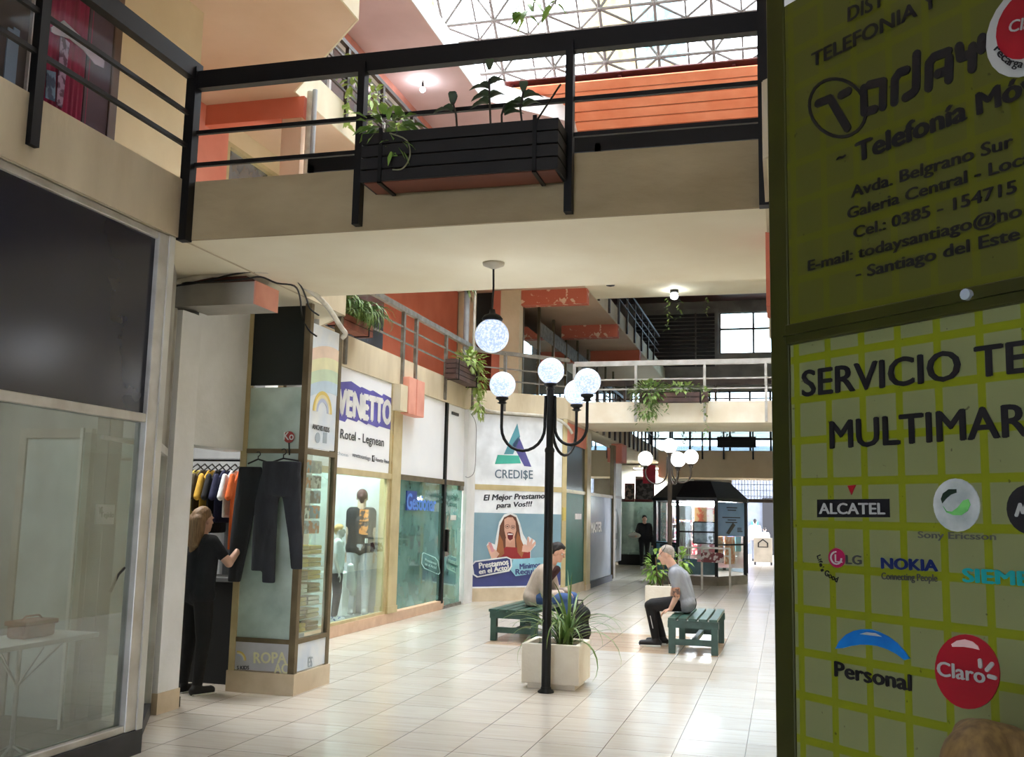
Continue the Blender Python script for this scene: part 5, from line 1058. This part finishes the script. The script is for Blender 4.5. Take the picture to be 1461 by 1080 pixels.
for zi,z in enumerate((.64,1.04,1.44)):
    for k in range(7):
        x=-2.85+k*.235; h=rr.uniform(.2,.34); c=rr.randrange(8)
        tag(MB().box((x,27.34,z),(x+.17,27.5,z+h)).build('phone_box',M('carton %d'%c,pal[c],.5,rgb2=pal[(c+1)%8],sc=12,lo=.5,hi=.54),None),'boxed goods on the %s shelf inside the glazed kiosk, %s from left'%(('lowest','middle','top')[zi],('first','second','third','fourth','fifth','sixth','seventh')[k]),'box','boxed goods in the kiosk')
MB().box((-3.1,27.7,.3),(-1.0,27.74,2.0)).build('rear_board',M('pinkish white rear board',(246,226,222),.6,rgb2=(240,180,180),sc=3),ks)
MB().pbox(KF,.38,1.52,.86,1.86,-.3,-.27).build('orange_notice',M('peach notice',(250,190,130),.5,rgb2=(250,120,80),sc=8,lo=.55,hi=.6),ks)
mb=MB(); mb.pbox(KF,.36,1.0,.88,1.5,-.3,-.24); mb.build('screen_back',M('grey screen',(130,140,150),.3,rgb2=(180,190,200),sc=9),ks); MB().pring(KF,[(.34,.98),(.9,.98),(.9,1.52),(.34,1.52)],.04,-.24,-.22).build('screen_frame',blackm,ks)
MB().pbox(KF,.03,1.55,.33,1.9,-.12,-.09).build('white_poster',WHT,ks)
MB().pbox(KF,.03,.62,.3,1.5,-.12,-.09).build('striped_poster',M('striped poster',(236,232,226),.5,rgb2=(150,110,110),sc=6,stretch=(6,1,.3),lo=.5,hi=.55),ks)
MB().pbox(KF,.45,.55,.88,.98,-.2,-.17).build('pink_poster',M('pink poster',(250,150,170),.5,rgb2=(252,230,230),sc=5,lo=.48,hi=.52),ks)
MB().box((-2.45,25.4,.22),(-1.65,25.7,.6)).build('counter',M('dark teal counter',(40,72,76),.5),ks)
lt_=M('tube light',(250,252,255),.4,emit=30); MB().box((-2.35,25.2,1.93),(-1.65,25.3,1.97)).build('strip_light',lt_,ks)
MB().box((-2.9,26.6,1.93),(-1.2,26.7,1.97)).build('strip_light',lt_,ks)
br_=thing('barrier','low metal tube barrier in front of the glazed kiosk','barrier',(-1.8,23.2,0)); zt=.94
xa,xb=aY(23.2,968,0).x,aY(23.2,1035,0).x; xm=aY(23.2,998,0).x
MB().bar((xa,23.2,zt),(xb,23.2,zt),.04,.04).build('top_rail',alu,br_); MB().bar((xa,23.2,zt-.17),(xb,23.2,zt-.17),.03,.03).build('rail',alu,br_)
for x in (xa,xm,xb): MB().bar((x,23.2,0),(x,23.2,zt),.045,.045).build('post',alu,br_)
a=aY(23.15,1000,799); tag(MB().box((a.x,23.16,.62),(a.x+.5,23.18,.84)).build('lettered_board',M('maroon lettered board',(110,40,50),.5,rgb2=(210,200,200),sc=9,lo=.5,hi=.54),None),'small maroon and white board fixed on the metal barrier','sign')
# exit gate and street
gt=thing('security_grille','white wire security grille over the far street exit','grille',(-.8,35.95,2.35)); mb=MB()
for k in range(18): mb.bar((-1.72+k*.105,35.95,2.3),(-1.72+k*.105,35.95,2.95),.018)
for z in (2.4,2.6,2.8): mb.bar((-1.74,35.95,z),(.08,35.95,z),.018)
mb.build('wire_mesh',M('grey wire',(120,120,120),.5),gt); MB().box((-1.75,35.9,2.18),(.1,36.0,2.3)).build('bottom_bar',brownm,gt)
struct('added_street_sun_shade',MB().box((-6,36.3,5.2),(4,46.5,5.4)),greyp)  # opaque slab added over the street to keep the sun off it
hs=thing('building','pale street building with dark shopfront across the road beyond the exit','building',(-1,48,0))
MB().box((-5,48,0),(3,50,5)).build('walls',M('street wall',(110,116,128),.8),hs); MB().box((-.95,47.9,0),(.8,48,2.6)).build('dark_shopfront',M('dark shop opening',(26,26,30),.5),hs); MB().box((-1.45,47.9,1.1),(-1.15,48,1.5)).build('teal_sign',M('teal sign',(50,180,160),.5),hs)
cart=thing('sandwich_board','pale board with dark house-shaped mark near the street exit','board',aZ(0,1089,806)); p=cart.location
MB().box((p.x-.32,p.y-.1,.1),(p.x+.32,p.y+.1,.95)).build('panel',M('cream board',(216,206,190),.6),cart)
PB=Pl((p.x,p.y-.1,0),(1,0,0)); MB().pring(PB,[(-.18,.62),(.18,.62),(.18,.78),(0,.92),(-.18,.78)],.05,0,.01).build('house_mark',BK,cart)
for s in (-.28,.28): MB().box((p.x+s-.03,p.y-.1,0),(p.x+s+.03,p.y+.1,.1)).build('leg',BK,cart)
# ------------------------------------------------------------------ people and mannequins
skin=M('skin',(226,184,162),.5,rgb2=(214,168,146),sc=6); skin2=M('tanned skin',(218,172,148),.5,rgb2=(204,152,128),sc=8)
def frame(f,up=(0,0,1)):
    f=V(f).normalized(); r=f.cross(V(up)).normalized(); u=r.cross(f); return Matrix((r,f,u)).transposed()
def headparts(mb,H,f,up=(0,0,1),s=1.0):
    R=frame(f,up); P=lambda x,y,z: H+R@V((x,y,z))*s; R4=R
    mb.ell(H+R@V((0,-.012,.03))*s,(.074*s,.095*s,.088*s),R4,18,12)
    mb.ell(P(0,.02,-.04),(.058*s,.068*s,.075*s),R4,16,10)
    mb.cap(P(0,.055,-.085),P(0,.05,-.075),.030*s,.034*s)
    mb.cap(P(0,.083,.012),P(0,.104,-.022),.010*s,.014*s,8)
    for q in (-1,1):
        mb.ell(P(q*.075,-.005,-.005),(.011*s,.02*s,.032*s),R4,10,7); mb.cap(P(q*.015,.085,.025),P(q*.045,.078,.028),.009*s,.008*s,6)
        mb.cap(P(q*.01,.084,-.055),P(q*.022,.078,-.055),.007*s,.005*s,6)
    return P
def hand(mb,W,d,palm,s=1.0,curl=.5,side=1):
    # W wrist, d pointing direction, palm = palm normal, side = thumb side
    d=V(d).normalized(); pn_=V(palm); pn_=(pn_-d*pn_.dot(d)).normalized(); x=d.cross(pn_)*side
    for k in range(4): mb.cap(W+d*.02*s+x*(.024-.016*k)*s*.8,W+d*.085*s+x*(.03-.02*k)*s,.014*s,.0125*s,8)
    for k,L in enumerate((.072,.08,.075,.058)):
        p=W+d*.088*s+x*(.03-.02*k)*s; a=curl*.6; q=p+(d*math.cos(a)+pn_*math.sin(a))*L*.55*s; a2=curl*1.5; e=q+(d*math.cos(a2)+pn_*math.sin(a2))*L*.5*s
        mb.cap(p,q,.0095*s,.0088*s,8); mb.cap(q,e,.0088*s,.0075*s,8)
    p=W+d*.03*s+x*.03*s; q=p+(d*.6+x*.7+pn_*.3).normalized()*.04*s; e=q+(d*.85+x*.25+pn_*.4).normalized()*.032*s
    mb.cap(p,q,.013*s,.011*s,8); mb.cap(q,e,.0105*s,.009*s,8)
def person(label,J,face,skinm,top,trousers,shoes,hair,s=1.0,sleeve=1.0,vox=.011,fup=(0,0,1),cat='person',name='person',hairpts=None,palms=((0,0,-1),(0,0,-1)),handdir=None,curl=.6,coat=.012,eyes=True,baldness=False,legs=True,longhair=0):
    # J: pelvis chest neck head, (shoulder elbow wrist)xL/R, (hip knee ankle toe)xL/R
    t=thing(name,label,cat,(J['pelvis'].x,J['pelvis'].y,min(J['anL'].z,J['anR'].z)-.08 if legs else J['pelvis'].z))
    b=MB(); f=V(face).normalized(); P=headparts(b,J['head'],f,fup,s)
    nb=J['neck']; b.cap(nb,J['head']+(nb-J['head'])*.25,.064*s,.060*s)
    def torso(m,e,chestk=1.0):
        for q in 'LR':
            m.cap(J['hip'+q]*.8+J['pelvis']*.2,J['sh'+q]*.78+J['chest']*.22-(J['sh'+q]-J['neck'])*.05,(.098+e)*s,(.088+e)*s)
        m.cap(J['shL']*.92+J['neck']*.08,J['shR']*.92+J['neck']*.08,(.060+e)*s); m.cap(J['pelvis'],J['chest'],(.112+e)*s,(.122+e)*s); m.cap(J['chest'],nb+(J['chest']-nb)*.2,(.11+e)*s,(.062+e)*s)
        m.cap(J['hipL'],J['hipR'],(.105+e)*s)
    def arm(m,e,k=1.0,q='L'):
        S,E,W_=J['sh'+q],J['el'+q],J['wr'+q]; m.cap(S,S.lerp(E,min(1,k*2)) if k<.5 else E,(.054+e)*s,(.043+e)*s)
        if k>.5: m.cap(E,E.lerp(W_,min(1,k*2-1)),(.041+e)*s,(.029+e)*s)
    def leg(m,e,q,k=1.0):
        H_,K,A=J['hip'+q],J['kn'+q],J['an'+q]; m.cap(H_,K,(.086+e)*s,(.058+e)*s); m.cap(K,K.lerp(A,k),(.055+e)*s,(.036+e)*s); 
    torso(b,0)
    for q in 'LR':
        arm(b,0,1.0,q); W_=J['wr'+q]; d=(W_-J['el'+q]) if not handdir else handdir['LR'.index(q)]
        hand(b,W_,d,palms['LR'.index(q)],s,curl,1 if q=='L' else -1)
        if legs: leg(b,0,q); b.cap(J['an'+q]-V((0,0,.03*s)),J['to'+q],.026*s,.016*s)
    blob('body',b,skinm,t,vox*.75,3)
    g=MB(); torso(g,coat)
    for q in 'LR': arm(g,coat*.9,sleeve*.97,q)
    if sleeve>0: blob('top',g,top,t,vox,4)
    if legs:
        g=MB(); g.cap(J['hipL'],J['hipR'],(.113)*s); g.cap(J['pelvis'],J['pelvis'].lerp(J['chest'],.25),.125*s)
        for q in 'LR': leg(g,.014,q,.98)
        blob('trousers',g,trousers,t,vox,4)
        for q in 'LR':
            g=MB(); A=J['an'+q]; T=J['to'+q]; d=(T-A); d.z=0; d.normalize()
            z0=A.z-.055*s; g.cap(V((A.x,A.y,z0))-d*.035*s,V((T.x,T.y,z0-.004)),.046*s,.040*s); g.cap(V((A.x,A.y,A.z-.01*s)),V((A.x,A.y,z0)),.05*s,.048*s)
            so=blob('shoe',g,shoes,t,.009,2)
            g=MB(); a_=V((A.x,A.y,z0-.034*s))-d*.06*s; c_=V((T.x,T.y,z0-.034*s))+d*.02*s; g.bar(a_,c_,.106*s,.024*s); g.build('sole',M('white sole',(222,220,214),.6),so,.004)
    if hair:
        R=frame(f,fup); h=MB()
        if hairpts: 
            for p0,p1,r0,r1 in hairpts: h.cap(P(*p0),P(*p1),r0*s,r1*s)
        else:
            h.ell(J['head']+R@V((0,-.02,.042))*s,(.080*s,.097*s,.088*s),R,18,12)
            h.cap(P(0,-.085,.02),P(0,-.06,-.05),.045*s,.03*s)
        blob('hair',h,hair,t,.009,2)
    if eyes:
        for q in (-1,1):
            e=MB().ell(P(q*.031,.074,.008),.0125*s,None,10,8).build('eye',M('eye white',(225,222,216),.3),t); MB().ell(P(q*.031,.083,.008),.0062*s,None,8,6).build('iris',M('dark iris',(40,28,22),.3),e)
    return t,P
def mirror(pts,c,d): return pts
cloth=lambda n,rgb,rgb2=None: M(n,rgb,.85,rgb2=rgb2,sc=7,bump=.45,bsc=22,stretch=(1,1,.6))
# --- man in grey t-shirt on the right bench, facing left
Y0=12.95; py=lambda x,y,dy=0: aY(Y0+dy,x,y)
J=dict(pelvis=py(980,862),chest=py(970,826),neck=py(959,807),head=py(950,792))
for q,dy in (('L',-.19),('R',.19)):
    J['sh'+q]=py(965,818)+V((0,dy,0)); J['hip'+q]=py(980,866)+V((0,dy*.5,0)); J['kn'+q]=py(929,863)+V((.0,dy*.6,0)); J['an'+q]=V((-1.57,Y0+dy*.6,.10)); J['to'+q]=V((-1.74,Y0+dy*.75,.055))
J['elL']=py(968,849)+V((0,-.23,0)); J['wrL']=V((-1.375,Y0-.2,.475)); J['elR']=py(958,849)+V((0,.24,0)); J['wrR']=V((-1.40,Y0+.22,.475))
J['anR'].x+=.06; J['toR'].x+=.05; J['hipL'].z=J['hipR'].z=J['pelvis'].z=.54; J['knL'].z=.50; J['knR'].z=.50
greyt=cloth('grey t-shirt cotton',(156,160,168),(142,146,154)); blk=cloth('black track cotton',(26,26,29),(18,18,20)); blksh=M('black trainer',(28,28,30),.6)
tt,P=person('man with cropped grey hair in a grey t-shirt, sitting on the right bench',J,(-1,-.05,-.25),skin,greyt,blk,blksh,M('cropped grey hair',(176,168,160),.8,rgb2=(150,142,134),sc=40),sleeve=.30,hairpts=[((0,-.02,.05),(0,-.045,.042),.080,.078),((0,-.075,.0),(0,-.07,-.03),.04,.034)],handdir=(V((-1,0,-.35)),V((-1,0,-.35))),palms=((0,0,-1),(0,0,-1)),curl=.8)
gm=MB(); R=frame((-1,-.05,-.25)); 
gm.tube([P(x*.083,y,z) for x,y,z in ((-1,.06,.03),(-1,.02,.06),(-.93,-.02,.098),(-.5,-.035,.128),(0,-.04,.137),(.5,-.035,.128),(.93,-.02,.098),(1,.02,.06),(1,.06,.03))],.004,6); gm.build('headband_glasses',rubber,tt)
mb=MB(); k_=J['knL'].lerp(J['anL'],.45); mb.bar(J['knL'].lerp(J['anL'],.3)+V((-.01,-.066,0)),J['knL'].lerp(J['anL'],.68)+V((-.004,-.057,0)),.022,.008); mb.build('white_stripe',M('white stripe print',(200,200,200),.6),tt)
e=J['elL']; mb=MB(); mb.cap(e.lerp(J['shL'],.42),e.lerp(J['shL'],.02),.052,.0455); blob('tattooed_sleeve',mb,M('tattooed skin',(190,138,112),.5,rgb2=(96,76,70),sc=26,lo=.5,hi=.56),tt,.011,2)
# --- man in beige jacket on the left bench, facing right
Y0=13.2
J=dict(pelvis=py(760,858),chest=py(773,824),neck=py(787,804),head=py(796,789))
for q,dy in (('R',-.2),('L',.2)):
    J['sh'+q]=py(780,814)+V((0,dy,0)); J['hip'+q]=py(762,862)+V((0,dy*.5,0)); J['kn'+q]=py(814,858)+V((0,dy*.8,0)); J['an'+q]=V((-2.74,Y0+dy*.7,.10)); J['to'+q]=V((-2.57,Y0+dy*.8,.055))
J['elR']=py(784,847)+V((0,-.22,0)); J['wrR']=py(804,848)+V((0,-.1,.02)); J['elL']=py(788,846)+V((0,.22,0)); J['wrL']=py(806,846)+V((0,.08,.02))
J['hipL'].z=J['hipR'].z=J['pelvis'].z=.52; J['knL'].z=J['knR'].z=.52
jk=cloth('beige jacket cotton',(196,180,166),(174,158,144)); jeans=cloth('blue denim',(78,108,158),(58,84,134))
tt,P=person('man with short dark hair in a beige jacket and jeans, sitting on the left bench',J,(1,-.15,-.3),skin2,jk,jeans,blksh,M('short black hair',(28,24,22),.7,rgb2=(44,38,34),sc=40),sleeve=1.0,hairpts=[((0,-.02,.065),(0,-.05,.05),.083,.082),((0,-.09,.0),(0,-.08,-.04),.04,.03),((0,.05,.09),(0,.0,.1),.035,.05),((-.064,-.03,.04),(-.064,-.045,-.005),.03,.022),((.064,-.03,.04),(.064,-.045,-.005),.03,.022)],handdir=(V((1,-.2,-.5)),V((1,.2,-.5))),palms=((0,-.3,-1),(0,.3,-1)),curl=1.0,coat=.024)
mb=MB(); q0,q1=J['neck']+V((.06,-.02,-.02)),J['pelvis']+V((.13,-.0,.12)); mb.cap(q0+V((.02,-.0,-.05)),q1,.05,.045); blob('dark_shirt_front',mb,cloth('maroon shirt',(70,40,40)),tt,.012,3)
bg=thing('backpack','black bag standing on the floor at the feet of the man in the beige jacket','bag',(-2.52,12.78,0)); mb=MB(); mb.cap((-2.56,12.8,.14),(-2.5,12.8,.14),.13,.12); mb.cap((-2.56,12.8,.36),(-2.5,12.8,.36),.11,.11); mb.cap((-2.53,12.8,.1),(-2.53,12.8,.38),.13,.11); mb.box((-2.66,12.7,0),(-2.42,12.9,.1)); blob('body',mb,cloth('black nylon',(24,24,27)),bg,.012,3); MB().tube([V((-2.57,12.8,.47)),V((-2.56,12.8,.53)),V((-2.50,12.8,.53)),V((-2.49,12.8,.47))],.01,8).build('handle',rubber,bg)
# --- standing figures
def stand(x,y,z,fd,h=1.7,step=.0,arms=None,lean=0,w=1):
    s=h/1.74; f=V((math.cos(fd),math.sin(fd),0)); r=f.cross(V((0,0,1))); B=V((x,y,z)); g=lambda a,b_,c: B+(r*a+f*b_+V((0,0,c)))*s
    J=dict(pelvis=g(0,0,.94),chest=g(0,lean*.5,1.26),neck=g(0,lean,1.46),head=g(0,lean+.025,1.615))
    for q,k in (('L',-1),('R',1)):
        J['sh'+q]=g(k*.175*w,lean,1.415); J['el'+q]=g(k*.235*w*w,lean-.02,1.12); J['wr'+q]=g(k*.245*w*w,.06+lean,.87)
        J['hip'+q]=g(k*.09,0,.92); J['kn'+q]=g(k*.1,.02+step*k*.6,.5); J['an'+q]=g(k*.1,-.02+step*k,.09); J['to'+q]=g(k*.12,.13+step*k,.045)
    if arms:
        for kk,v_ in arms.items(): J[kk]=g(*v_)
    return J,f,s,g
mskin=M('mannequin skin',(206,182,162),.35,rgb2=(194,168,148),sc=4); wsk=M('pale mannequin plastic',(222,214,206),.35)
mp_=aX(-6.35,522,868); J,f,s,g=stand(-5.95,13.62,.118,PI*.62,1.80,w=.84)
wht=cloth('grey white trousers cotton',(196,198,204),(180,182,190)); 
tt,P=person('tall dark-faced mannequin in a black t-shirt with orange print and pale trousers',J,f,M('brown mannequin plastic',(128,92,76),.35) if 0 else mskin,cloth('black tee cotton',(28,30,38),(20,22,28)),wht,M('grey shoe',(190,190,190),.6),M('maroon mannequin hair',(84,44,44),.6),s=s,sleeve=.33,cat='mannequin',name='mannequin',eyes=False,curl=.4)
back=Pl(J['chest']-f*.155+V((0,0,.02)),f.cross(V((0,0,1)))); 
ru=V((0,0,1)).cross(V((1,0,0)))
TP=Pl((-6.15,0,0),(0,1,0))
# orange print panel on the side of the tee towards the gallery
r_=f.cross(V((0,0,1)));
sd=Pl(J['chest']+V((.16,0,0))*1.0,V((0,1,0))); 
mb=MB(); BP=Pl(J['chest']-f*.128,(f.y,-f.x,0))
for bz in (-.16,0.03): mb.pbox(BP,-.02,bz,.11,bz+.17,0,.03)
mb.build('orange_print',M('orange print cloth',(236,150,60),.7,rgb2=(40,30,40),sc=16,lo=.48,hi=.55),tt,.004)
mb=MB(); mb.box((J['pelvis'].x+.132,J['pelvis'].y-.14,J['pelvis'].z+.05),(J['pelvis'].x+.142,J['pelvis'].y-.02,J['pelvis'].z+.12)); mb.build('white_label',WHT,tt)
mp_=aX(-6.1,483,872); J,f,s,g=stand(-5.88,12.72,.118,PI*.1,1.30,w=.9)
tt,P=person('child mannequin with blond hair in a white t-shirt and dark trousers',J,f,wsk,cloth('white tee cotton',(236,238,240),(222,224,228)),cloth('navy trousers cotton',(40,42,56),(30,32,44)),M('white trainers',(220,224,232),.6,rgb2=(70,90,150),sc=20,lo=.55,hi=.6),M('blond mannequin hair',(206,172,112),.6),s=s,sleeve=.33,cat='mannequin',name='mannequin',eyes=False,curl=.4)
w_=thing('hung_garment','white garment held beside the child mannequin','clothes',(-5.8,13.0,.6)); p=aX(-5.8,500,815); mb=MB(); mb.cap(p+V((0,0,.06)),p+V((0,.05,-.2)),.05,.07); mb.cap(p,p+V((0,.1,-.3)),.04,.05); blob('cloth',mb,cloth('white tee cotton',(236,238,240)),w_,.012,3)
# --- shop woman by the clothes rail
wp=aZ(0,283,965); J,f,s,g=stand(-4.99,7.93,0,PI*.4,1.60,arms=dict(elR=(.30,.10,1.22),wrR=(.22,.3,1.36)))
person('long-haired fair person in black, back turned, in the clothes shop doorway',J,f,skin,cloth('black tee cotton',(28,30,38),(20,22,28)),blk,blksh,M('fair brown hair',(150,118,84),.6,rgb2=(112,84,58),sc=20,stretch=(6,6,.5)),s=s,sleeve=.33,hairpts=[((0,-.02,.06),(0,-.05,.04),.084,.088),((-.03,-.09,.0),(-.03,-.1,-.2),.07,.06),((.03,-.09,.0),(.03,-.1,-.2),.07,.06),((0,-.09,-.1),(0,-.11,-.28),.07,.04)],eyes=False)
# clothes rail and garments
rl=thing('clothes_rail','black rail across the clothes shop doorway carrying hung shirts','clothes rail',(-6,8.3,2))
z=2.06; MB().tube([(-6.4,8.6,z),(-4.95,8.6,z)],.014,8).build('bar',blackm,rl)
for x in (-6.38,-4.97): MB().tube([(x,8.6,z),(x,8.6,3.45)],.012,8).build('drop_rod',blackm,rl)
gx=[(-5.62,(52,70,118),.75,'navy shirt hung leftmost on the rail'),(-5.5,(196,176,86),.6,'olive yellow shirt, second on the rail'),(-5.42,(60,50,30),.5,'dark brown shirt, third on the rail'),(-5.34,(214,168,60),.62,'mustard shirt, fourth on the rail'),(-5.26,(20,20,24),.7,'black shirt, fifth on the rail'),(-5.18,(30,34,70),.6,'dark navy shirt, sixth on the rail'),(-5.09,(234,236,238),.55,'white shirt hung near the showcase end of the rail'),(-5.01,(232,110,50),.85,'orange garment last on the rail by the showcase')]
for x,col,L_,lb in gx:
    t=thing('hung_shirt',lb,'shirt',(x,8.6,z-L_)); mb=MB()
    for k in range(5):
        r0=[V((x+.026*math.cos(a),8.6+.19*math.sin(a)*(1 if k else .3),z-.10-(L_-.1)*k/4)) for a in [2*PI*i/14 for i in range(14)]]
        if k==0: rg=[r0]
        else: rg.append(r0)
    mb.loft(rg); mb.cap((x,8.43,z-.16),(x+.01,8.36,z-.36),.028,.036); mb.cap((x,8.77,z-.16),(x-.01,8.84,z-.36),.028,.036)
    blob('cloth',mb,cloth('hung cloth '+str(col),col),t,.014,3); MB().tube([(x,8.44,z-.12),(x,8.6,z-.04),(x,8.76,z-.12)],.007,6).build('hanger',rubber,t)
for k,(x,col,lb) in enumerate(((-5.45,(206,210,214),'pale grey trousers hanging low behind the mustard shirt'),(-5.15,(196,200,206),'white trousers hanging low under the dark navy shirt'),(-5.30,(120,124,130),'mid grey trousers hanging low between two pale pairs'))):
    t=thing('hung_trousers',lb,'trousers',(x,9.0,.85)); mb=MB()
    for s_ in (-1,1): mb.cap((x+s_*.05,9.0,1.6),(x+s_*.06,9.0,.9),.055,.05)
    mb.cap((x-.05,9.0,1.65),(x+.05,9.0,1.65),.05); blob('cloth',mb,cloth('hung cloth '+str(col),col),t,.014,3); MB().tube([(x,9.0,1.66),(x,9.0,1.8)],.006,6).build('hanger',rubber,t)
ct=thing('counter','black cloth-covered counter inside the clothes shop doorway','counter',(-5.2,8.6,0)); MB().box((-5.6,8.42,0),(-4.8,8.8,.92)).build('body',darkint,ct); MB().box((-5.62,8.40,.92),(-4.79,8.82,.96)).build('top',M('grey counter top',(120,122,124),.5),ct,.004)
gd2=thing('glass_door','open frameless glass shop door edge-on beside the white pilaster','door',(-4.75,7.4,0)); GQ=Pl((-4.76,7.36,0),(-1,.12,0)); MB().pbox(GQ,0,.06,.55,2.08,-.005,.005).build('glass_leaf',clear,gd2); MB().pbox(GQ,-.02,.0,.06,.08,-.02,.02).build('foot_patch',blackm,gd2); MB().pbox(GQ,-.006,.08,.003,2.08,-.006,.006).build('bright_edge',M('bright edge strip',(226,230,226),.4),gd2)
# --- walking person far off, people near the exit, person in kiosk
J,f,s,g=stand(-4.22,31.6,0,-PI*.42,1.66,step=.16,arms=dict(elR=(.27,-.02,1.14),wrR=(.3,.24,1.1)))
person('person in dark clothes walking this way past the dim glass shopfront, holding a bag',J,f,skin2,cloth('black coat',(26,26,30)),blk,M('grey shoe',(190,190,190),.6),M('short black hair',(28,24,22),.7),s=s,vox=.016,sleeve=1.0)
c=aY(31.3,905,764); t=thing('plastic_bag','pale bag held out by the walking person','bag',c); mb=MB().ell(c,(.2,.12,.09)); mb.build('bag',M('pale plastic',(190,190,176),.5),t); MB().tube([c+V((-.03,0,.08)),c+V((0,0,.14)),c+V((.05,0,.08))],.01,6).build('handle',M('pale plastic',(190,190,176),.5),t)
hb2=thing('shoulder_bag','black shoulder bag at the hip of the walking person','bag',(-3.95,31.6,.75)); MB().box((-4.0,31.5,.72),(-3.88,31.8,1.0)).build('body',blackm,hb2,.02); MB().tube([(-3.94,31.52,1.0),(-4.0,31.6,1.38),(-3.94,31.78,1.0)],.01,6).build('strap',blackm,hb2)
J,f,s,g=stand(-2.02,26.0,.2,-PI*.1,1.2,arms=dict(elR=(.2,.2,1.2),wrR=(.12,.42,1.24)))
person('person with short black hair and dark shirt reaching across inside the glazed kiosk',J,(f+V((0,-.6,0))),skin2,cloth('black coat',(26,26,30)),blk,blksh,M('short black hair',(28,24,22),.7),s=s,vox=.014)
J,f,s,g=stand(aZ(0,1078,800).x,40.5,0,PI/2,1.62,step=.12)
person('person in a pale top and grey trousers walking away through the street exit',J,f,skin,cloth('pale pink top',(236,214,214)),cloth('grey jeans',(120,124,134)),blksh,M('short black hair',(28,24,22),.7),s=s,vox=.016)
J,f,s,g=stand(aZ(0,1090,803).x,41.3,0,PI/2,1.3)
person('person in white with dark hair behind the pale board at the street exit',J,f,skin,cloth('white tee cotton',(236,238,240)),cloth('grey jeans',(120,124,134)),blksh,M('short black hair',(28,24,22),.7),s=s,vox=.016)
# --- child in front of the lime kiosk: only the hair reaches into the picture
d=ray(1400,1040); hx=EYE+d*(2.05/d.y); J,f,s,g=stand(hx.x,hx.y,0,PI*.28,hx.z+.005)
person('short fair-haired person close to the lime boards at bottom right, only hair in view',J,f,skin,cloth('blue top cotton',(90,110,150)),jeans,blksh,M('fair blond hair',(128,102,56),.7,rgb2=(96,74,40),sc=22,stretch=(3,3,.5)),s=s,hairpts=[((0,-.02,.06),(0,-.05,.04),.086,.09),((-.02,-.085,.0),(0,-.1,-.12),.07,.05),((.05,.02,.08),(-.05,.02,.08),.055,.055)],eyes=True)

# ------------------------------------------------------------------ lamps inside the shops
def lampfix(name,label,p,size,power,col=(1,.97,.93)):
    p=V(p); t=thing(name,label,'lamp',p); MB().box(p+V((-size[0]/2,-size[1]/2,-.03)),p+V((size[0]/2,size[1]/2,0))).build('housing',WHT,t)
    MB().box(p+V((-size[0]/2+.02,-size[1]/2+.02,-.045)),p+V((size[0]/2-.02,size[1]/2-.02,-.03))).build('diffuser',M('lit diffuser',(250,252,255),.4,emit=3),t)
    l=bpy.data.lights.new('lamp_light','AREA'); l.shape='RECTANGLE'; l.size=size[0]; l.size_y=size[1]; l.energy=power; l.color=col
    o=bpy.data.objects.new('lamp_light',l); COL.objects.link(o); o.parent=t; o.location=(0,0,-.06)
lampfix('ceiling_lamp','flat ceiling lamp inside the empty shop at left',(-6.0,4.4,3.47),(1.2,.4),8)
lampfix('ceiling_lamp','flat ceiling lamp over the mannequins in the display window',(-6.2,12.4,3.4),(.5,2.2),26)
lampfix('ceiling_lamp','flat ceiling lamp in the green glass office',(-6.5,15.8,3.4),(.5,1.8),24)  # unseen fixture added to brighten the office glass
lampfix('ceiling_lamp','flat ceiling lamp inside the clothes shop over the rail',(-6.0,8.1,3.4),(1.2,.4),10)  # unseen lamp added to light the garments and shop walls
lampfix('ceiling_lamp','flat ceiling lamp behind the dim glass shopfront far left',(-4.4,34.6,3.3),(1.2,.3),24)  # lamp added behind the shopfront to lift its dim glass
